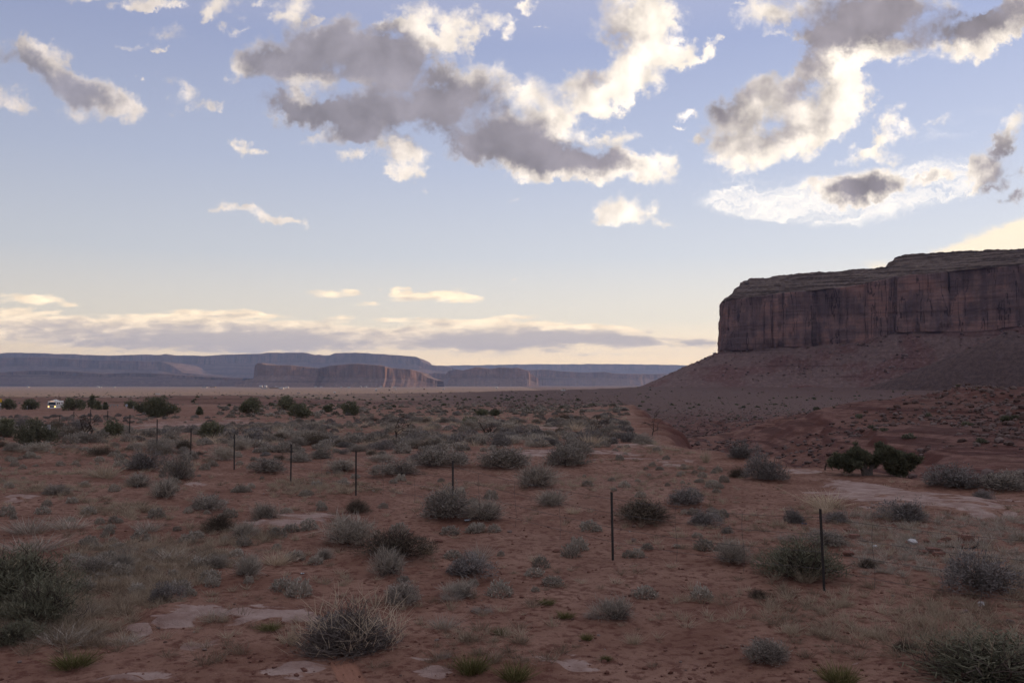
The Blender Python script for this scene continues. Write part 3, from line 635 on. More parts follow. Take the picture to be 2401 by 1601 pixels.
    band = 2.4 * np.maximum(0, fbm(S / 420, Z / 7.0, octs=2, seed=53)) * w
    O = O + np.where(tal, band * 2 + 0.9 * gul, 0); Z = Z + np.where(tal, (0.35 + 1.05 * sstep(1720, 1860, px))[None, :] * gul * (1 - w) ** 0.2, 0)
    X = C[None, :, 0] + nrm[None, :, 0] * O; Y = C[None, :, 1] + nrm[None, :, 1] * O
    # grey debris cone leaning on the wall at the right
    debris = np.zeros_like(Z)
    for (ax, ay, az, rad) in ((646, 1150, 74, 205), (790, 1035, 92, 230), (930, 900, 88, 230)):
        d = np.hypot(X - ax, Y - ay); cz = az - 60 * sstep(200, 300, O) - (az + 16) * (d / rad) ** 0.85 + 3.0 * fbm(X / 22, Y / 22, octs=4, seed=55)
        hit = tal & (cz > Z); debris = np.where(tal, np.maximum(debris, sstep(-6, 2, cz - Z)), debris); Z = np.where(hit, cz, Z)
    zones = ZN + 0.0
    sel = tal & (O < 200) & (Z > 4); TALUS.append(np.stack([X[sel], Y[sel], Z[sel], debris[sel]], 1))
    V = np.stack([X, Y, Z], -1).reshape(-1, 3)
    fc = grid_faces(*X.shape)
    me = mesh_from('mesa', V, fc, mat, False, {'zone': ('POINT', zones), 'debris': ('POINT', debris)})
    return tag(put('mesa', me), 'huge dark red sandstone mesa with sheer cliff over talus slopes', 'mesa', kind='structure')

def far_mesa(name, pts, mat, label, depth=1500.0, talus=1.6, seed=1, rough=1.0, n=420):
    """pts: (photo x, forward distance, rim y, cliff foot y, ground y). A flat-topped landform with thickness."""
    a = np.array(pts, float); u = np.linspace(0, 1, n); s = np.r_[0, np.cumsum(np.hypot(np.diff(a[:, 0]), 0.0) + 1e-6)]; s /= s[-1]
    px, D, yt, yc, yg = [np.interp(u, s, a[:, i]) for i in range(5)]
    X = (px - 1200.5) / F * D; zt = EYE + (HORIZON - yt) / F * D; zc = EYE + (HORIZON - yc) / F * D; zg = EYE + (HORIZON - yg) / F * D - 25
    Xs = X + 0.0; L = np.r_[0, np.cumsum(np.hypot(np.diff(Xs), np.diff(D)))]
    hgt = np.maximum(zt - zg, 5)
    rows, zn = [], []
    def add(o, z, q): rows.append((o + 0 * X, z + 0 * X)); zn.append(q)
    for i in range(16):
        w = i / 15; add(-(zc - zg) * talus * (1 - w) ** 1.15, zg + (zc - zg) * w, 0.0)
    for i in range(1, 15):
        w = i / 14; add(0.12 * (zt - zc) * w, zc + (zt - zc) * w, 1.0)
    for o, dz in ((0.5, 0.02), (1.2, 0.02)): add(o * (zt - zc) + 40, zt + 0.02 * hgt, 2.0)
    add(depth, zt - 0.02 * hgt, 2.0); add(depth + 2.0 * hgt, zg, 2.0)
    O = np.array([r[0] for r in rows]); Z = np.array([r[1] for r in rows]); ZN = np.repeat(np.array(zn)[:, None], n, 1)
    S = np.repeat(L[None], len(O), 0); sc = float(np.mean(hgt))
    fx = np.where(ZN < 1.5, 1.0, 0.6)
    disp = rough * sc * (0.34 * fbm(S / (sc * 2.2), Z / (sc * 3), octs=4, seed=seed) + 0.12 * ridged(S / (sc * 0.5), Z / (sc * 2), octs=3, seed=seed + 9))
    disp = disp * fx * (O < depth * 0.9)
    Y = D[None] + O + disp; XX = X[None] * (1 + (O + disp) / np.maximum(D[None], 1) * 0.15)
    Z = Z + np.where((ZN > 1.5) & (O < depth), 0.03 * sc * fbm(S / (sc * 0.4), O / sc, octs=3, seed=seed + 5), 0)
    V = np.stack([XX, Y, Z], -1).reshape(-1, 3)
    me = mesh_from(name, V, grid_faces(*Z.shape), mat, False, {'zone': ('POINT', ZN), 'debris': ('POINT', ZN * 0)})
    return tag(put(name, me), label, name, kind='structure')

SOIL = soil_material()
for row in HAND.split('\n'):
    q = row.split('|'); w_ = float(q[3])
    if w_ < 60 or q[0] in 'YTN': continue
    p_ = on_ground(float(q[1]), float(q[2])); W_ = w_ * p_.y / F; n_ = Vector((p_.x, p_.y, 0)).normalized() * W_ * 0.35
    MOUNDS.append((p_.x + n_.x, p_.y + n_.y, W_ * 0.62, 0.10 * W_))
build_ground(SOIL)
MESA_M = mesa_material('mesa_rock', (0.165, 0.112, 0.112), (0.275, 0.175, 0.155), (0.165, 0.090, 0.080), (0.190, 0.128, 0.114), (0.170, 0.124, 0.104), (0.245, 0.188, 0.157))
great_mesa(MESA_M)
FAR_M = mesa_material('far_rock', (0.095, 0.060, 0.052), (0.17, 0.105, 0.080), (0.11, 0.066, 0.055), (0.14, 0.092, 0.072), (0.13, 0.08, 0.062), (0.165, 0.108, 0.082), 0.16)
NEAR_FAR_M = mesa_material('butte_rock', (0.18, 0.108, 0.084), (0.25, 0.152, 0.110), (0.17, 0.105, 0.085), (0.20, 0.13, 0.10), (0.20, 0.13, 0.10), (0.25, 0.165, 0.125), 0.2, 0.8)
far_mesa('butte', [(560, 8300, 893, 894, 902), (594, 8000, 888, 889, 902), (597, 7950, 858, 885, 901), (604, 7900, 851, 882, 901), (611, 7900, 851, 881, 901), (618, 7900, 855, 881, 901), (680, 7900, 857, 880, 902), (745, 8100, 864, 881, 903), (757, 8200, 861, 884, 903), (775, 8000, 857, 884, 904), (835, 7800, 853, 886, 905), (890, 7700, 857, 887, 905), (902, 7700, 860, 887, 905), (906, 7780, 863, 888, 905), (960, 7900, 866, 889, 905), (985, 8000, 873, 892, 906), (1000, 8050, 884, 896, 906), (1025, 8100, 892, 899, 905)], NEAR_FAR_M, 'brown butte with a knob at one end in front of the blue plateau', 900, 2.2, 3, 1.0)
far_mesa('mesa_hill', [(985, 12500, 880, 885, 898), (1020, 12000, 874, 884, 900), (1045, 10600, 877, 888, 903), (1052, 10300, 869, 886, 904), (1070, 10300, 866, 886, 905), (1085, 10200, 869, 887, 905), (1115, 10100, 861, 886, 905), (1150, 10100, 865, 886, 906), (1170, 10100, 862, 886, 906), (1215, 10000, 863, 887, 906), (1228, 10000, 867, 888, 906), (1240, 10000, 870, 889, 906), (1243, 10060, 877, 892, 906), (1262, 10150, 886, 897, 905)], NEAR_FAR_M, 'long low mesa with a stepped rim on the valley floor', 1200, 1.7, 5, 0.8)
far_mesa('mesa_hill', [(1225, 13500, 868, 884, 901), (1280, 13200, 867, 884, 902), (1310, 13000, 870, 885, 903), (1380, 13000, 874, 886, 904), (1420, 13000, 872, 885, 904), (1440, 13000, 876, 887, 904), (1495, 13200, 877, 888, 904), (1580, 13600, 877, 888, 904), (1700, 14500, 878, 889, 904), (1900, 15500, 880, 890, 904)], NEAR_FAR_M, 'hazy flat mesa running behind the slope of the great mesa', 1800, 1.7, 7, 0.8)
far_mesa('plateau', [(-500, 16530, 836, 856, 897), (-150, 16385, 830, 850, 897), (0, 16239, 829, 850, 897), (60, 16239, 828, 850, 897), (110, 16239, 830, 850, 897), (200, 16239, 833, 852, 897), (265, 16239, 835, 853, 897), (300, 16239, 832, 853, 897), (385, 16239, 832, 853, 897), (400, 16268, 834, 853, 897), (480, 16298, 835, 855, 897), (530, 16239, 832, 853, 897), (640, 16181, 828, 850, 897), (715, 16167, 828, 850, 897), (735, 16181, 833, 852, 897), (746, 16181, 831, 852, 897), (755, 16181, 834, 853, 897), (770, 16181, 834, 853, 897), (782, 16152, 828, 850, 897), (850, 16123, 828, 850, 897), (920, 16094, 833, 852, 897), (974, 16065, 836, 854, 897), (984, 16065, 842, 858, 897), (990, 16094, 849, 862, 897), (1010, 16239, 857, 868, 897), (1060, 16530, 862, 873, 897)], FAR_M, 'long blue plateau along the skyline ending in a step', 2500, 2.0, 11, 0.35, 700)
far_mesa('plateau', [(900, 24360, 862, 872, 897), (1020, 23780, 858, 870, 897), (1200, 23200, 855, 868, 897), (1400, 23200, 854, 868, 897), (1520, 23200, 855, 868, 897), (1700, 23780, 858, 870, 897), (2000, 24360, 862, 872, 897)], FAR_M, 'very pale flat plateau right on the horizon', 800, 2.5, 13, 0.2)
far_mesa('mesa_hill', [(-500, 13136, 842, 862, 899), (-60, 13064, 842, 860, 899), (40, 12992, 838, 858, 899), (110, 12992, 838, 858, 899), (180, 12992, 843, 862, 899), (250, 13064, 845, 864, 899), (290, 13136, 846, 866, 899), (380, 13280, 849, 870, 899), (400, 13352, 856, 874, 899), (430, 13424, 874, 884, 899), (520, 13712, 884, 890, 899)], FAR_M, 'slate blue mesa at the far left below the plateau', 1500, 1.9, 17, 0.5)
far_mesa('ridge', [(-400, 9680, 873, 880, 900), (0, 9600, 873, 880, 900), (50, 9600, 870, 878, 900), (100, 9600, 869, 878, 900), (160, 9600, 871, 879, 900), (240, 9632, 877, 884, 900), (300, 9600, 874, 882, 900), (380, 9632, 877, 885, 900), (470, 9696, 883, 889, 900), (570, 9760, 887, 892, 900)], FAR_M, 'low grey ridge at the left in front of the slate mesa', 1500, 2.4, 19, 0.6)
# ------------------------------------------------------------------ plants
def leaf_material(name, a, b, c=None, rough=0.85, thin=0.12):
    m, k, bs = material(name, rough, 0.15)
    oi = k.n('ShaderNodeObjectInfo').outputs['Random']
    t = k.attr('tone')
    col = k.mix(t, a, b)
    if c: col = k.mix(k.step(t, 0.86, 0.95), col, c)
    col = k.v('SCALE', col, scale=k.m('MULTIPLY_ADD', oi, 0.35, 0.82))
    k.put(bs.inputs['Base Color'], col)
    tr = k.n('ShaderNodeBsdfTranslucent'); k.put(tr.inputs[0], col)
    mx = k.n('ShaderNodeMixShader'); mx.inputs[0].default_value = thin
    k.L.new(bs.outputs[0], mx.inputs[1]); k.L.new(tr.outputs[0], mx.inputs[2])
    k.L.new(mx.outputs[0], m.node_tree.nodes['Material Output'].inputs['Surface'])
    return m
M_SAGE = leaf_material('sage_leaf', (0.170, 0.145, 0.118), (0.43, 0.375, 0.315), (0.49, 0.40, 0.30))
M_BLUE = leaf_material('blue_sage_leaf', (0.135, 0.118, 0.107), (0.325, 0.288, 0.262))
M_PALE = leaf_material('pale_stem', (0.24, 0.205, 0.165), (0.54, 0.47, 0.385))
M_DARK = leaf_material('dark_twig', (0.080, 0.063, 0.049), (0.195, 0.153, 0.110), (0.33, 0.26, 0.18))
M_GREEN = leaf_material('green_leaf', (0.095, 0.094, 0.062), (0.23, 0.215, 0.145), (0.38, 0.32, 0.21))
M_STRAW = leaf_material('straw', (0.36, 0.285, 0.200), (0.62, 0.50, 0.37), thin=0.35)
M_LIME = leaf_material('lime_blade', (0.085, 0.083, 0.026), (0.205, 0.190, 0.075), (0.32, 0.26, 0.13))
M_JUNI = leaf_material('juniper_needle', (0.085, 0.088, 0.058), (0.235, 0.228, 0.142), (0.29, 0.26, 0.16), thin=0.25)
M_WOOD = plain('grey_wood', (0.14, 0.115, 0.10), 0.9, 0.1, var=0.4, scale=9)
M_TWIG = plain('dark_wood', (0.075, 0.055, 0.045), 0.9, 0.1, var=0.4, scale=12)

def blades(rng, base, dirs, L, W, bend=0.25, tip=0.15):
    """Thin leaf shapes (a tapering quad and a tip triangle merged to one quad strip) as arrays."""
    n = len(base); d = dirs / (np.linalg.norm(dirs, axis=1)[:, None] + 1e-9)
    r = rng.normal(size=(n, 3)); sd = np.cross(d, r); sd /= np.linalg.norm(sd, axis=1)[:, None] + 1e-9
    L = np.broadcast_to(L, n)[:, None]; W = np.broadcast_to(W, n)[:, None]
    b2 = rng.normal(size=(n, 3)) * bend
    mid = base + d * L * 0.55 + b2 * L * 0.2; end = base + d * L + b2 * L * 0.6
    v = np.stack([base - sd * W * 0.35, base + sd * W * 0.35, mid + sd * W * 0.5, mid - sd * W * 0.5, end], 1).reshape(-1, 3)
    i = np.arange(n)[:, None] * 5
    q = (i + np.array([[0, 1, 2, 3]])); t = (i + np.array([[3, 2, 4]]))
    return v, q, t
def ribbons(rng, p0, p1, w0, w1, bow=0.15, seg=4, cross=True):
    """Bent twigs: tapering three-sided sticks from p0 to p1."""
    n = len(p0); ln = np.linalg.norm(p1 - p0, axis=1)[:, None]
    off = rng.normal(size=(n, 3)) * bow * ln
    us = np.linspace(0, 1, seg + 1)
    d = (p1 - p0) / (ln + 1e-9); a = np.cross(d, rng.normal(size=(n, 3))); a /= np.linalg.norm(a, axis=1)[:, None] + 1e-9; b = np.cross(d, a)
    vs_ = []
    for u in us:
        c = p0 + (p1 - p0) * u + off * (4 * u * (1 - u)) * 0.5
        w = (w0 + (w1 - w0) * u); w = np.broadcast_to(np.asarray(w, float).reshape(-1, 1), (n, 1))
        for q in range(3):
            an = q * 2.0944; vs_.append(c + (a * math.cos(an) + b * math.sin(an)) * w)
    V = np.stack(vs_, 1); m = V.shape[1]
    f = []
    for s in range(seg):
        for q in range(3):
            q2 = (q + 1) % 3; f.append([s * 3 + q, s * 3 + q2, (s + 1) * 3 + q2, (s + 1) * 3 + q])
    Fc = (np.arange(n)[:, None, None] * m + np.array(f)[None]).reshape(-1, 4)
    return V.reshape(-1, 3), Fc
def dome_points(rng, n, lump, seed, inner=0.35, low=-0.05):
    d = rng.normal(size=(n * 3, 3)); d /= np.linalg.norm(d, axis=1)[:, None]
    d = d[d[:, 2] > low][:n]
    bump = 1 + lump * fbm(d[:, 0] * 2.2 + seed * 3, d[:, 1] * 2.2, d[:, 2] * 2.2, octs=3, seed=seed)
    r = (inner + (1 - inner) * rng.random(len(d)) ** 0.55) * bump
    return d, r
class MeshAcc:
    def __init__(s): s.v = []; s.q = []; s.t = []; s.tone = []; s.mq = []; s.mt = []; s.n = 0
    def add(s, v, q=None, t=None, tone=0.5, mi=0):
        if q is not None and len(q): s.q.append(np.asarray(q) + s.n); s.mq.append(np.full(len(q), mi))
        if t is not None and len(t): s.t.append(np.asarray(t) + s.n); s.mt.append(np.full(len(t), mi))
        s.v.append(v); s.tone.append(np.broadcast_to(tone, len(v))); s.n += len(v)
    def mesh(s, name, mats, smooth=False):
        f = [np.concatenate(x) for x in (s.q, s.t) if x]; mi = np.concatenate(s.mq + s.mt)
        return mesh_from(name, np.concatenate(s.v), f, mats, smooth, {'tone': ('POINT', np.concatenate(s.tone))}, mi)
def shrub_parts(seed, n=3200, leaf=(0.075, 0.016), up=0.6, lump=0.45, inner=0.45, spiky=0.0, stems=40, flat=1.0):
    """Unit shrub: radius 0.5, height about 1. Returns foliage and branch accumulators."""
    rng = np.random.default_rng(seed); fo, st = MeshAcc(), MeshAcc()
    d, r = dome_points(rng, n, lump, seed, inner)
    keep = fbm(d[:, 0] * 3 + seed, d[:, 1] * 3, d[:, 2] * 3 + r * 2, octs=3, seed=seed + 50) > -0.12
    d, r = d[keep], r[keep]
    nl = int(rng.integers(4, 8)); lc = np.c_[rng.normal(size=(nl, 2)) * 0.17, np.zeros(nl)]; ls = 0.42 + 0.45 * rng.random(nl); lh = 0.5 + 0.5 * rng.random(nl)
    li = rng.choice(nl, len(d), p=ls ** 2 / np.sum(ls ** 2))
    p = d * r[:, None] * ls[li][:, None] * np.array([0.55, 0.55, 1.0]); p[:, 2] = np.maximum(p[:, 2] / ls[li] * lh[li] * 0.92, 0.0)
    p = p + lc[li]; p[:, 2] += 0.04
    dirs = d * (1 - up) + np.array([0, 0, 1.0]) * up + rng.normal(size=d.shape) * 0.45
    L = leaf[0] * (0.6 + 0.9 * rng.random(len(p))) * (1 + spiky * (d[:, 2] > 0.3) * rng.random(len(p)) * 2.0)
    v, q, t = blades(rng, p, dirs, L, leaf[1] * (0.7 + 0.6 * rng.random(len(p))))
    clump = 0.5 + 0.5 * fbm(d[:, 0] * 4 + 7 * seed, d[:, 1] * 4, d[:, 2] * 4, octs=2, seed=seed + 80)
    tone = np.clip(0.55 * clump + 0.65 * rng.random(len(p)) - 0.1, 0, 1)
    fo.add(v, q, t, np.repeat(tone, 5))
    if stems:
        d, r = dome_points(rng, stems, lump, seed, 0.7, 0.02)
        base = np.c_[rng.normal(size=(len(d), 2)) * 0.05, np.full(len(d), -0.03)]
        v, q = ribbons(rng, base, d * r[:, None] * np.array([0.46, 0.46, 0.85]), 0.013, 0.004, 0.22)
        st.add(v, q, None, 0.5)
        m = max(6, stems // 4); an = rng.random(m) * 6.283; q0 = np.c_[np.cos(an) * .12, np.sin(an) * .12, np.zeros(m)]
        q1 = np.c_[np.cos(an + rng.normal(size=m) * .4) * (0.38 + .22 * rng.random(m)), np.sin(an) * (0.38 + .22 * rng.random(m)), 0.05 + 0.5 * rng.random(m)]
        v, q = ribbons(rng, q0, q1, 0.008, 0.003, 0.3); st.add(v, q, None, 0.5)
        e = d * r[:, None] * np.array([0.46, 0.46, 0.85]); k = 3
        e0 = np.repeat(base + (e - base) * 0.6, k, 0); e1 = np.repeat(e, k, 0) + rng.normal(size=(len(e) * k, 3)) * 0.11
        v, q = ribbons(rng, e0, e1, 0.005, 0.002, 0.2, 3); st.add(v, q, None, 0.5)
    return fo, st
def grass_acc(seed, n=120, L=0.5, W=0.012, spread=0.12, splay=0.55, droop=0.3):
    rng = np.random.default_rng(seed); a = MeshAcc()
    an = rng.random(n) * 6.283; rr = rng.random(n) ** 0.6
    base = np.c_[np.cos(an) * rr * spread, np.sin(an) * rr * spread, np.zeros(n) - 0.01]
    dirs = np.c_[np.cos(an) * rr * splay, np.sin(an) * rr * splay, np.ones(n) * 0.9] + rng.normal(size=(n, 3)) * 0.22
    v, q, t = blades(rng, base, dirs, L * (0.45 + 0.65 * rng.random(n)), W, droop)
    a.add(v, q, t, np.repeat(rng.random(n), 5)); return a
def twig_pile(seed, n=260):
    """Bare grey tangled branches low in a dying bush (unit: radius 0.5)."""
    rng = np.random.default_rng(seed); a = MeshAcc()
    an = rng.random(n) * 6.283; r0 = 0.1 + 0.3 * rng.random(n)
    p0 = np.c_[np.cos(an) * r0, np.sin(an) * r0, 0.02 + 0.10 * rng.random(n)]
    a2 = an + rng.normal(size=n) * 0.9; r1 = r0 + 0.08 + 0.16 * rng.random(n)
    p1 = np.c_[np.cos(a2) * r1, np.sin(a2) * r1, 0.0 + 0.42 * rng.random(n) ** 1.5]
    v, q = ribbons(rng, p0, p1, 0.006, 0.0025, 0.35, 5); a.add(v, q, None, 0.5); return a

KINDS = {}
def kind(key, name, cat, mats, variants): KINDS[key] = (name, cat, mats, variants)
def variants(count, **kw):
    s0 = kw.pop('s0'); out = []
    for i in range(count):
        fo, st = shrub_parts(s0 + i, **kw); out.append((fo, st))
    return out
def finish(key, name, cat, lm, wm, vs_):
    res = []
    for fo, st in vs_:
        res.append((fo.mesh(name + '_foliage', lm), st.mesh(name + '_branches', wm) if st is not None and st.n else None))
    KINDS[key] = (name, cat, res)
finish('S', 'sagebrush', 'sagebrush', M_SAGE, M_WOOD, variants(5, s0=100, n=6500, leaf=(0.07, 0.015), up=0.5, lump=0.5))
finish('B', 'sagebrush', 'sagebrush', M_BLUE, M_WOOD, variants(4, s0=120, n=6500, leaf=(0.065, 0.015), up=0.45, lump=0.55))
finish('P', 'rabbitbrush', 'shrub', M_PALE, M_WOOD, variants(4, s0=140, n=2600, leaf=(0.15, 0.010), up=0.62, lump=0.4, spiky=1.0, inner=0.3, stems=60))
finish('D', 'greasewood', 'shrub', M_DARK, M_TWIG, variants(4, s0=160, n=4600, leaf=(0.10, 0.010), up=0.6, lump=0.35, inner=0.3, stems=60))
finish('G', 'green_bush', 'shrub', M_GREEN, M_TWIG, variants(3, s0=180, n=7000, leaf=(0.09, 0.010), up=0.66, lump=0.4, inner=0.35, stems=50))
finish('T', 'bunchgrass', 'grass clump', M_STRAW, None, [(grass_acc(200 + i, 260, 0.95, 0.012, 0.26, 0.75), None) for i in range(4)])
finish('Y', 'green_tuft', 'grass clump', M_LIME, None, [(grass_acc(220 + i, 420, 0.95, 0.014, 0.33, 0.55), None) for i in range(3)])
M_DEAD = plain('bleached_twig', (0.30, 0.255, 0.215), 0.9, 0.1, var=0.35, scale=8)
finish('W', 'dead_brush', 'dead shrub', M_DEAD, None, [(twig_pile(260 + i, 170), None) for i in range(3)])
finish('N', 'grass_clump', 'grass clump', M_PALE, None, [(grass_acc(240 + i, 220, 1.0, 0.011, 0.3, 0.7), None) for i in range(3)])

PR = random.Random(7)
PLACED = []
def plant(key, px, py, w, h, label, group=None, parts=True, vi=None, pos=None, size=None):
    name, cat, vs_ = KINDS[key]
    p = pos if pos is not None else on_ground(px, py)
    d = math.hypot(p.x, p.y)
    W, H = (w * 1.04 * d / F, h * 0.84 * d / F) if size is None else size
    fm, sm = vs_[PR.randrange(len(vs_)) if vi is None else vi]
    # the ground point seen is the near edge of the plant: set its middle half a depth further back
    if pos is None:
        n = Vector((p.x, p.y, 0)).normalized(); p = p + n * W * 0.35; p.z = gz(p.x, p.y)
    rz = PR.random() * 6.28
    sc = (W, W * (0.85 + 0.3 * PR.random()), H)
    if key in 'TYN': sc = (W, W, H)
    if parts and sm is not None:
        t = thing(name, (p.x, p.y, p.z - 0.02 * H), label, cat, group, rz, sc)
        put('foliage', fm, t); put('branches', sm, t)
    else:
        t = put(name, fm); t.location = (p.x, p.y, p.z - 0.02 * H); t.rotation_euler = (0, 0, rz); t.scale = sc; tag(t, label, cat, group)
    PLACED.append((p.x, p.y, max(W * 0.5, 0.1)))
    return t
for row in HAND.split('\n'):
    q = row.split('|'); plant(q[0], *[float(z) for z in q[1:5]], q[5])

# the big half dead bush of the foreground: living crown over bare tangled branches
p = on_ground(815, 1540); W = 235 * p.y / F
p = p + Vector((p.x, p.y, 0)).normalized() * W * 0.3; p.z = gz(p.x, p.y)
big = thing('half_dead_bush', p, 'large half dead bush of tangled grey branches at the bottom of the picture', 'shrub', None, 0.4, (W, W * 0.8, W * 0.55))
big.location.z -= 0.02
put('crown', KINDS['B'][2][1][0], big, (0.0, 0.16, 0.0)).scale = (0.92, 0.75, 0.9); fo_, st_ = shrub_parts(311, n=900, leaf=(0.16, 0.006), up=0.75, spiky=0.8, inner=0.5, stems=90)
put('dry_shoots', fo_.mesh('dry_shoots', M_STRAW), big, (0.05, 0.12, 0.04)); put('branches', st_.mesh('branches', M_WOOD), big)
put('branch_tangle', twig_pile(5, 620).mesh('tangle', M_WOOD), big)
PLACED.append((p.x, p.y, W * 0.5))
# tall thin flower stalks over the dark corner bush
rng = np.random.default_rng(9); p = on_ground(2235, 1560)
n = 70; b0 = np.c_[rng.normal(size=(n, 2)) * 0.22, np.zeros(n)]; b1 = b0 + np.c_[rng.normal(size=(n, 2)) * 0.16, 0.3 + 0.42 * rng.random(n)]
acc = MeshAcc(); v, q = ribbons(rng, b0, b1, 0.0035, 0.0018, 0.1); acc.add(v, q, None, 0.6)
k0 = np.repeat(b0 + (b1 - b0) * 0.55, 5, 0) + (np.repeat(b1 - b0, 5, 0)) * rng.random((n * 5, 1)) * 0.4
v, q = ribbons(rng, k0, k0 + np.c_[rng.normal(size=(n * 5, 2)) * 0.06, 0.05 + 0.07 * rng.random(n * 5)], 0.002, 0.0012, 0.1, 3); acc.add(v, q, None, 0.7)
tag(put('dry_stalks', acc.mesh('stalks', M_STRAW), None, (p.x, p.y, gz(p.x, p.y))), 'tall thin straw stalks rising over the dark bush in the lower right corner', 'dry plant')

# ---- junipers and dead trees
def tree_limbs(rng, H, R, n, th, lean=0.5, wob=0.22):
    """Trunk that forks low into twisting limbs; returns mesh accumulator and limb ends."""
    a = MeshAcc(); ends = []
    def limb(p, d, ln, r, lev):
        m = 5; pts = [p]; q = p
        for i in range(m):
            d = d + rng.normal(size=3) * wob; d[2] += 0.06; d = d / np.linalg.norm(d); q = q + d * ln / m; pts.append(q)
        rings = []; rs = np.linspace(r, r * 0.55, m + 1)
        for i, c in enumerate(pts):
            t = (pts[min(i + 1, m)] - pts[max(i - 1, 0)]); t = t / (np.linalg.norm(t) + 1e-9)
            u = np.cross(t, [0.3, 0.9, 0.2]); u /= np.linalg.norm(u); w = np.cross(t, u)
            an = np.arange(7) * 2 * math.pi / 7
            rings.append(c + (np.cos(an)[:, None] * u + np.sin(an)[:, None] * w) * rs[i] * (1 + 0.25 * rng.random((7, 1))))
        a.add(np.concatenate(rings), grid_faces(m + 1, 7, True), None, 0.5)
        if lev == 0: ends.append(pts[-1]); return
        for j in range(int(rng.integers(2, 4))):
            i = int(rng.integers(2, m + 1)); nd = d * 0.6 + rng.normal(size=3) * 0.6; nd[2] = abs(nd[2]) * 0.7 + 0.1
            limb(pts[i], nd / np.linalg.norm(nd), ln * 0.72, rs[i] * 0.72, lev - 1)
    for j in range(n):
        an = 6.283 * j / n + rng.random(); d0 = np.array([math.cos(an) * lean, math.sin(an) * lean * 0.7, 0.8])
        limb(np.array([math.cos(an) * th, math.sin(an) * th, -0.1 * H]), d0 / np.linalg.norm(d0), H * 0.42, th, 2)
    return a, np.array(ends)
def crown_acc(rng, clumps, n, leaf):
    """clumps: (x, y, z, radius). Needle sprays through each clump's volume with ragged edges."""
    a = MeshAcc()
    for i, (x, y, z, r) in enumerate(clumps):
        m = max(30, int(n * r ** 2)); d = rng.normal(size=(m, 3)); d /= np.linalg.norm(d, axis=1)[:, None]
        rad = (0.35 + 0.65 * rng.random(m) ** 0.5) * (1 + 0.4 * fbm(d[:, 0] * 2.5 + i, d[:, 1] * 2.5, d[:, 2] * 2.5, octs=2, seed=i))
        p = d * rad[:, None] * r * np.array([1, 1, 0.85]) + np.array([x, y, z])
        v, q, t = blades(rng, p, d * 0.7 + np.array([0, 0, 0.6]) + rng.normal(size=d.shape) * 0.5, leaf[0] * (0.6 + 0.8 * rng.random(m)), leaf[1], 0.3)
        a.add(v, q, t, np.repeat(np.clip(0.25 + 0.5 * rng.random() * 0.6 + 0.55 * (rng.random(m) - 0.3), 0, 1), 5))
    return a
def juniper(px, py, w, h, label, seed, shape='round', name='juniper_tree', mat=None, dens=1.0, group=None, depth=None):
    rng = np.random.default_rng(seed)
    p = on_ground(px, py) if depth is None else at_depth(px, py, depth)
    p.z = gz(p.x, p.y); d = p.y; W, H = 0.76 * w * d / F, 0.88 * h * d / F
    t = thing(name, p, label, 'tree' if name.endswith('tree') else 'shrub', group)
    nl = 3 if shape != 'cone' else 1
    ta, ends = tree_limbs(rng, H, W / 2, nl, 0.035 * H, 0.75 if shape == 'round' else 0.2)
    put('trunk', ta.mesh('trunk', M_WOOD), t)
    cl = []
    if shape == 'cone':
        for i in range(26):
            z = rng.random() ** 1.3; rr = (1 - z) * 0.42 * W
            an = rng.random() * 6.28; cl.append((math.cos(an) * rr, math.sin(an) * rr, (0.12 + 0.8 * z) * H, (0.10 + 0.10 * (1 - z)) * (W + H) * 0.6))
    else:
        for i in range(30):
            an = rng.random() * 6.28; rr = math.sqrt(rng.random()) * 0.40 * W; z = (0.14 + 0.66 * rng.random() * (1 - 0.45 * (rr / (0.5 * W)) ** 2)) * H
            cl.append((math.cos(an) * rr, math.sin(an) * rr, z, (0.11 + 0.08 * rng.random()) * (W + H) * 0.55))
    px_m = d / 887.0                                       # one picture pixel at this distance, in metres
    lf = max(0.07, 1.1 * px_m); R2 = np.mean([c[3] ** 2 for c in cl])
    n = dens * 9.0 / (lf * lf)
    put('crown', crown_acc(rng, cl, min(n, 2600 / R2), (lf * 1.7, lf * 0.55)).mesh('crown', mat or M_JUNI), t)
    PLACED.append((p.x, p.y, W / 2)); return t

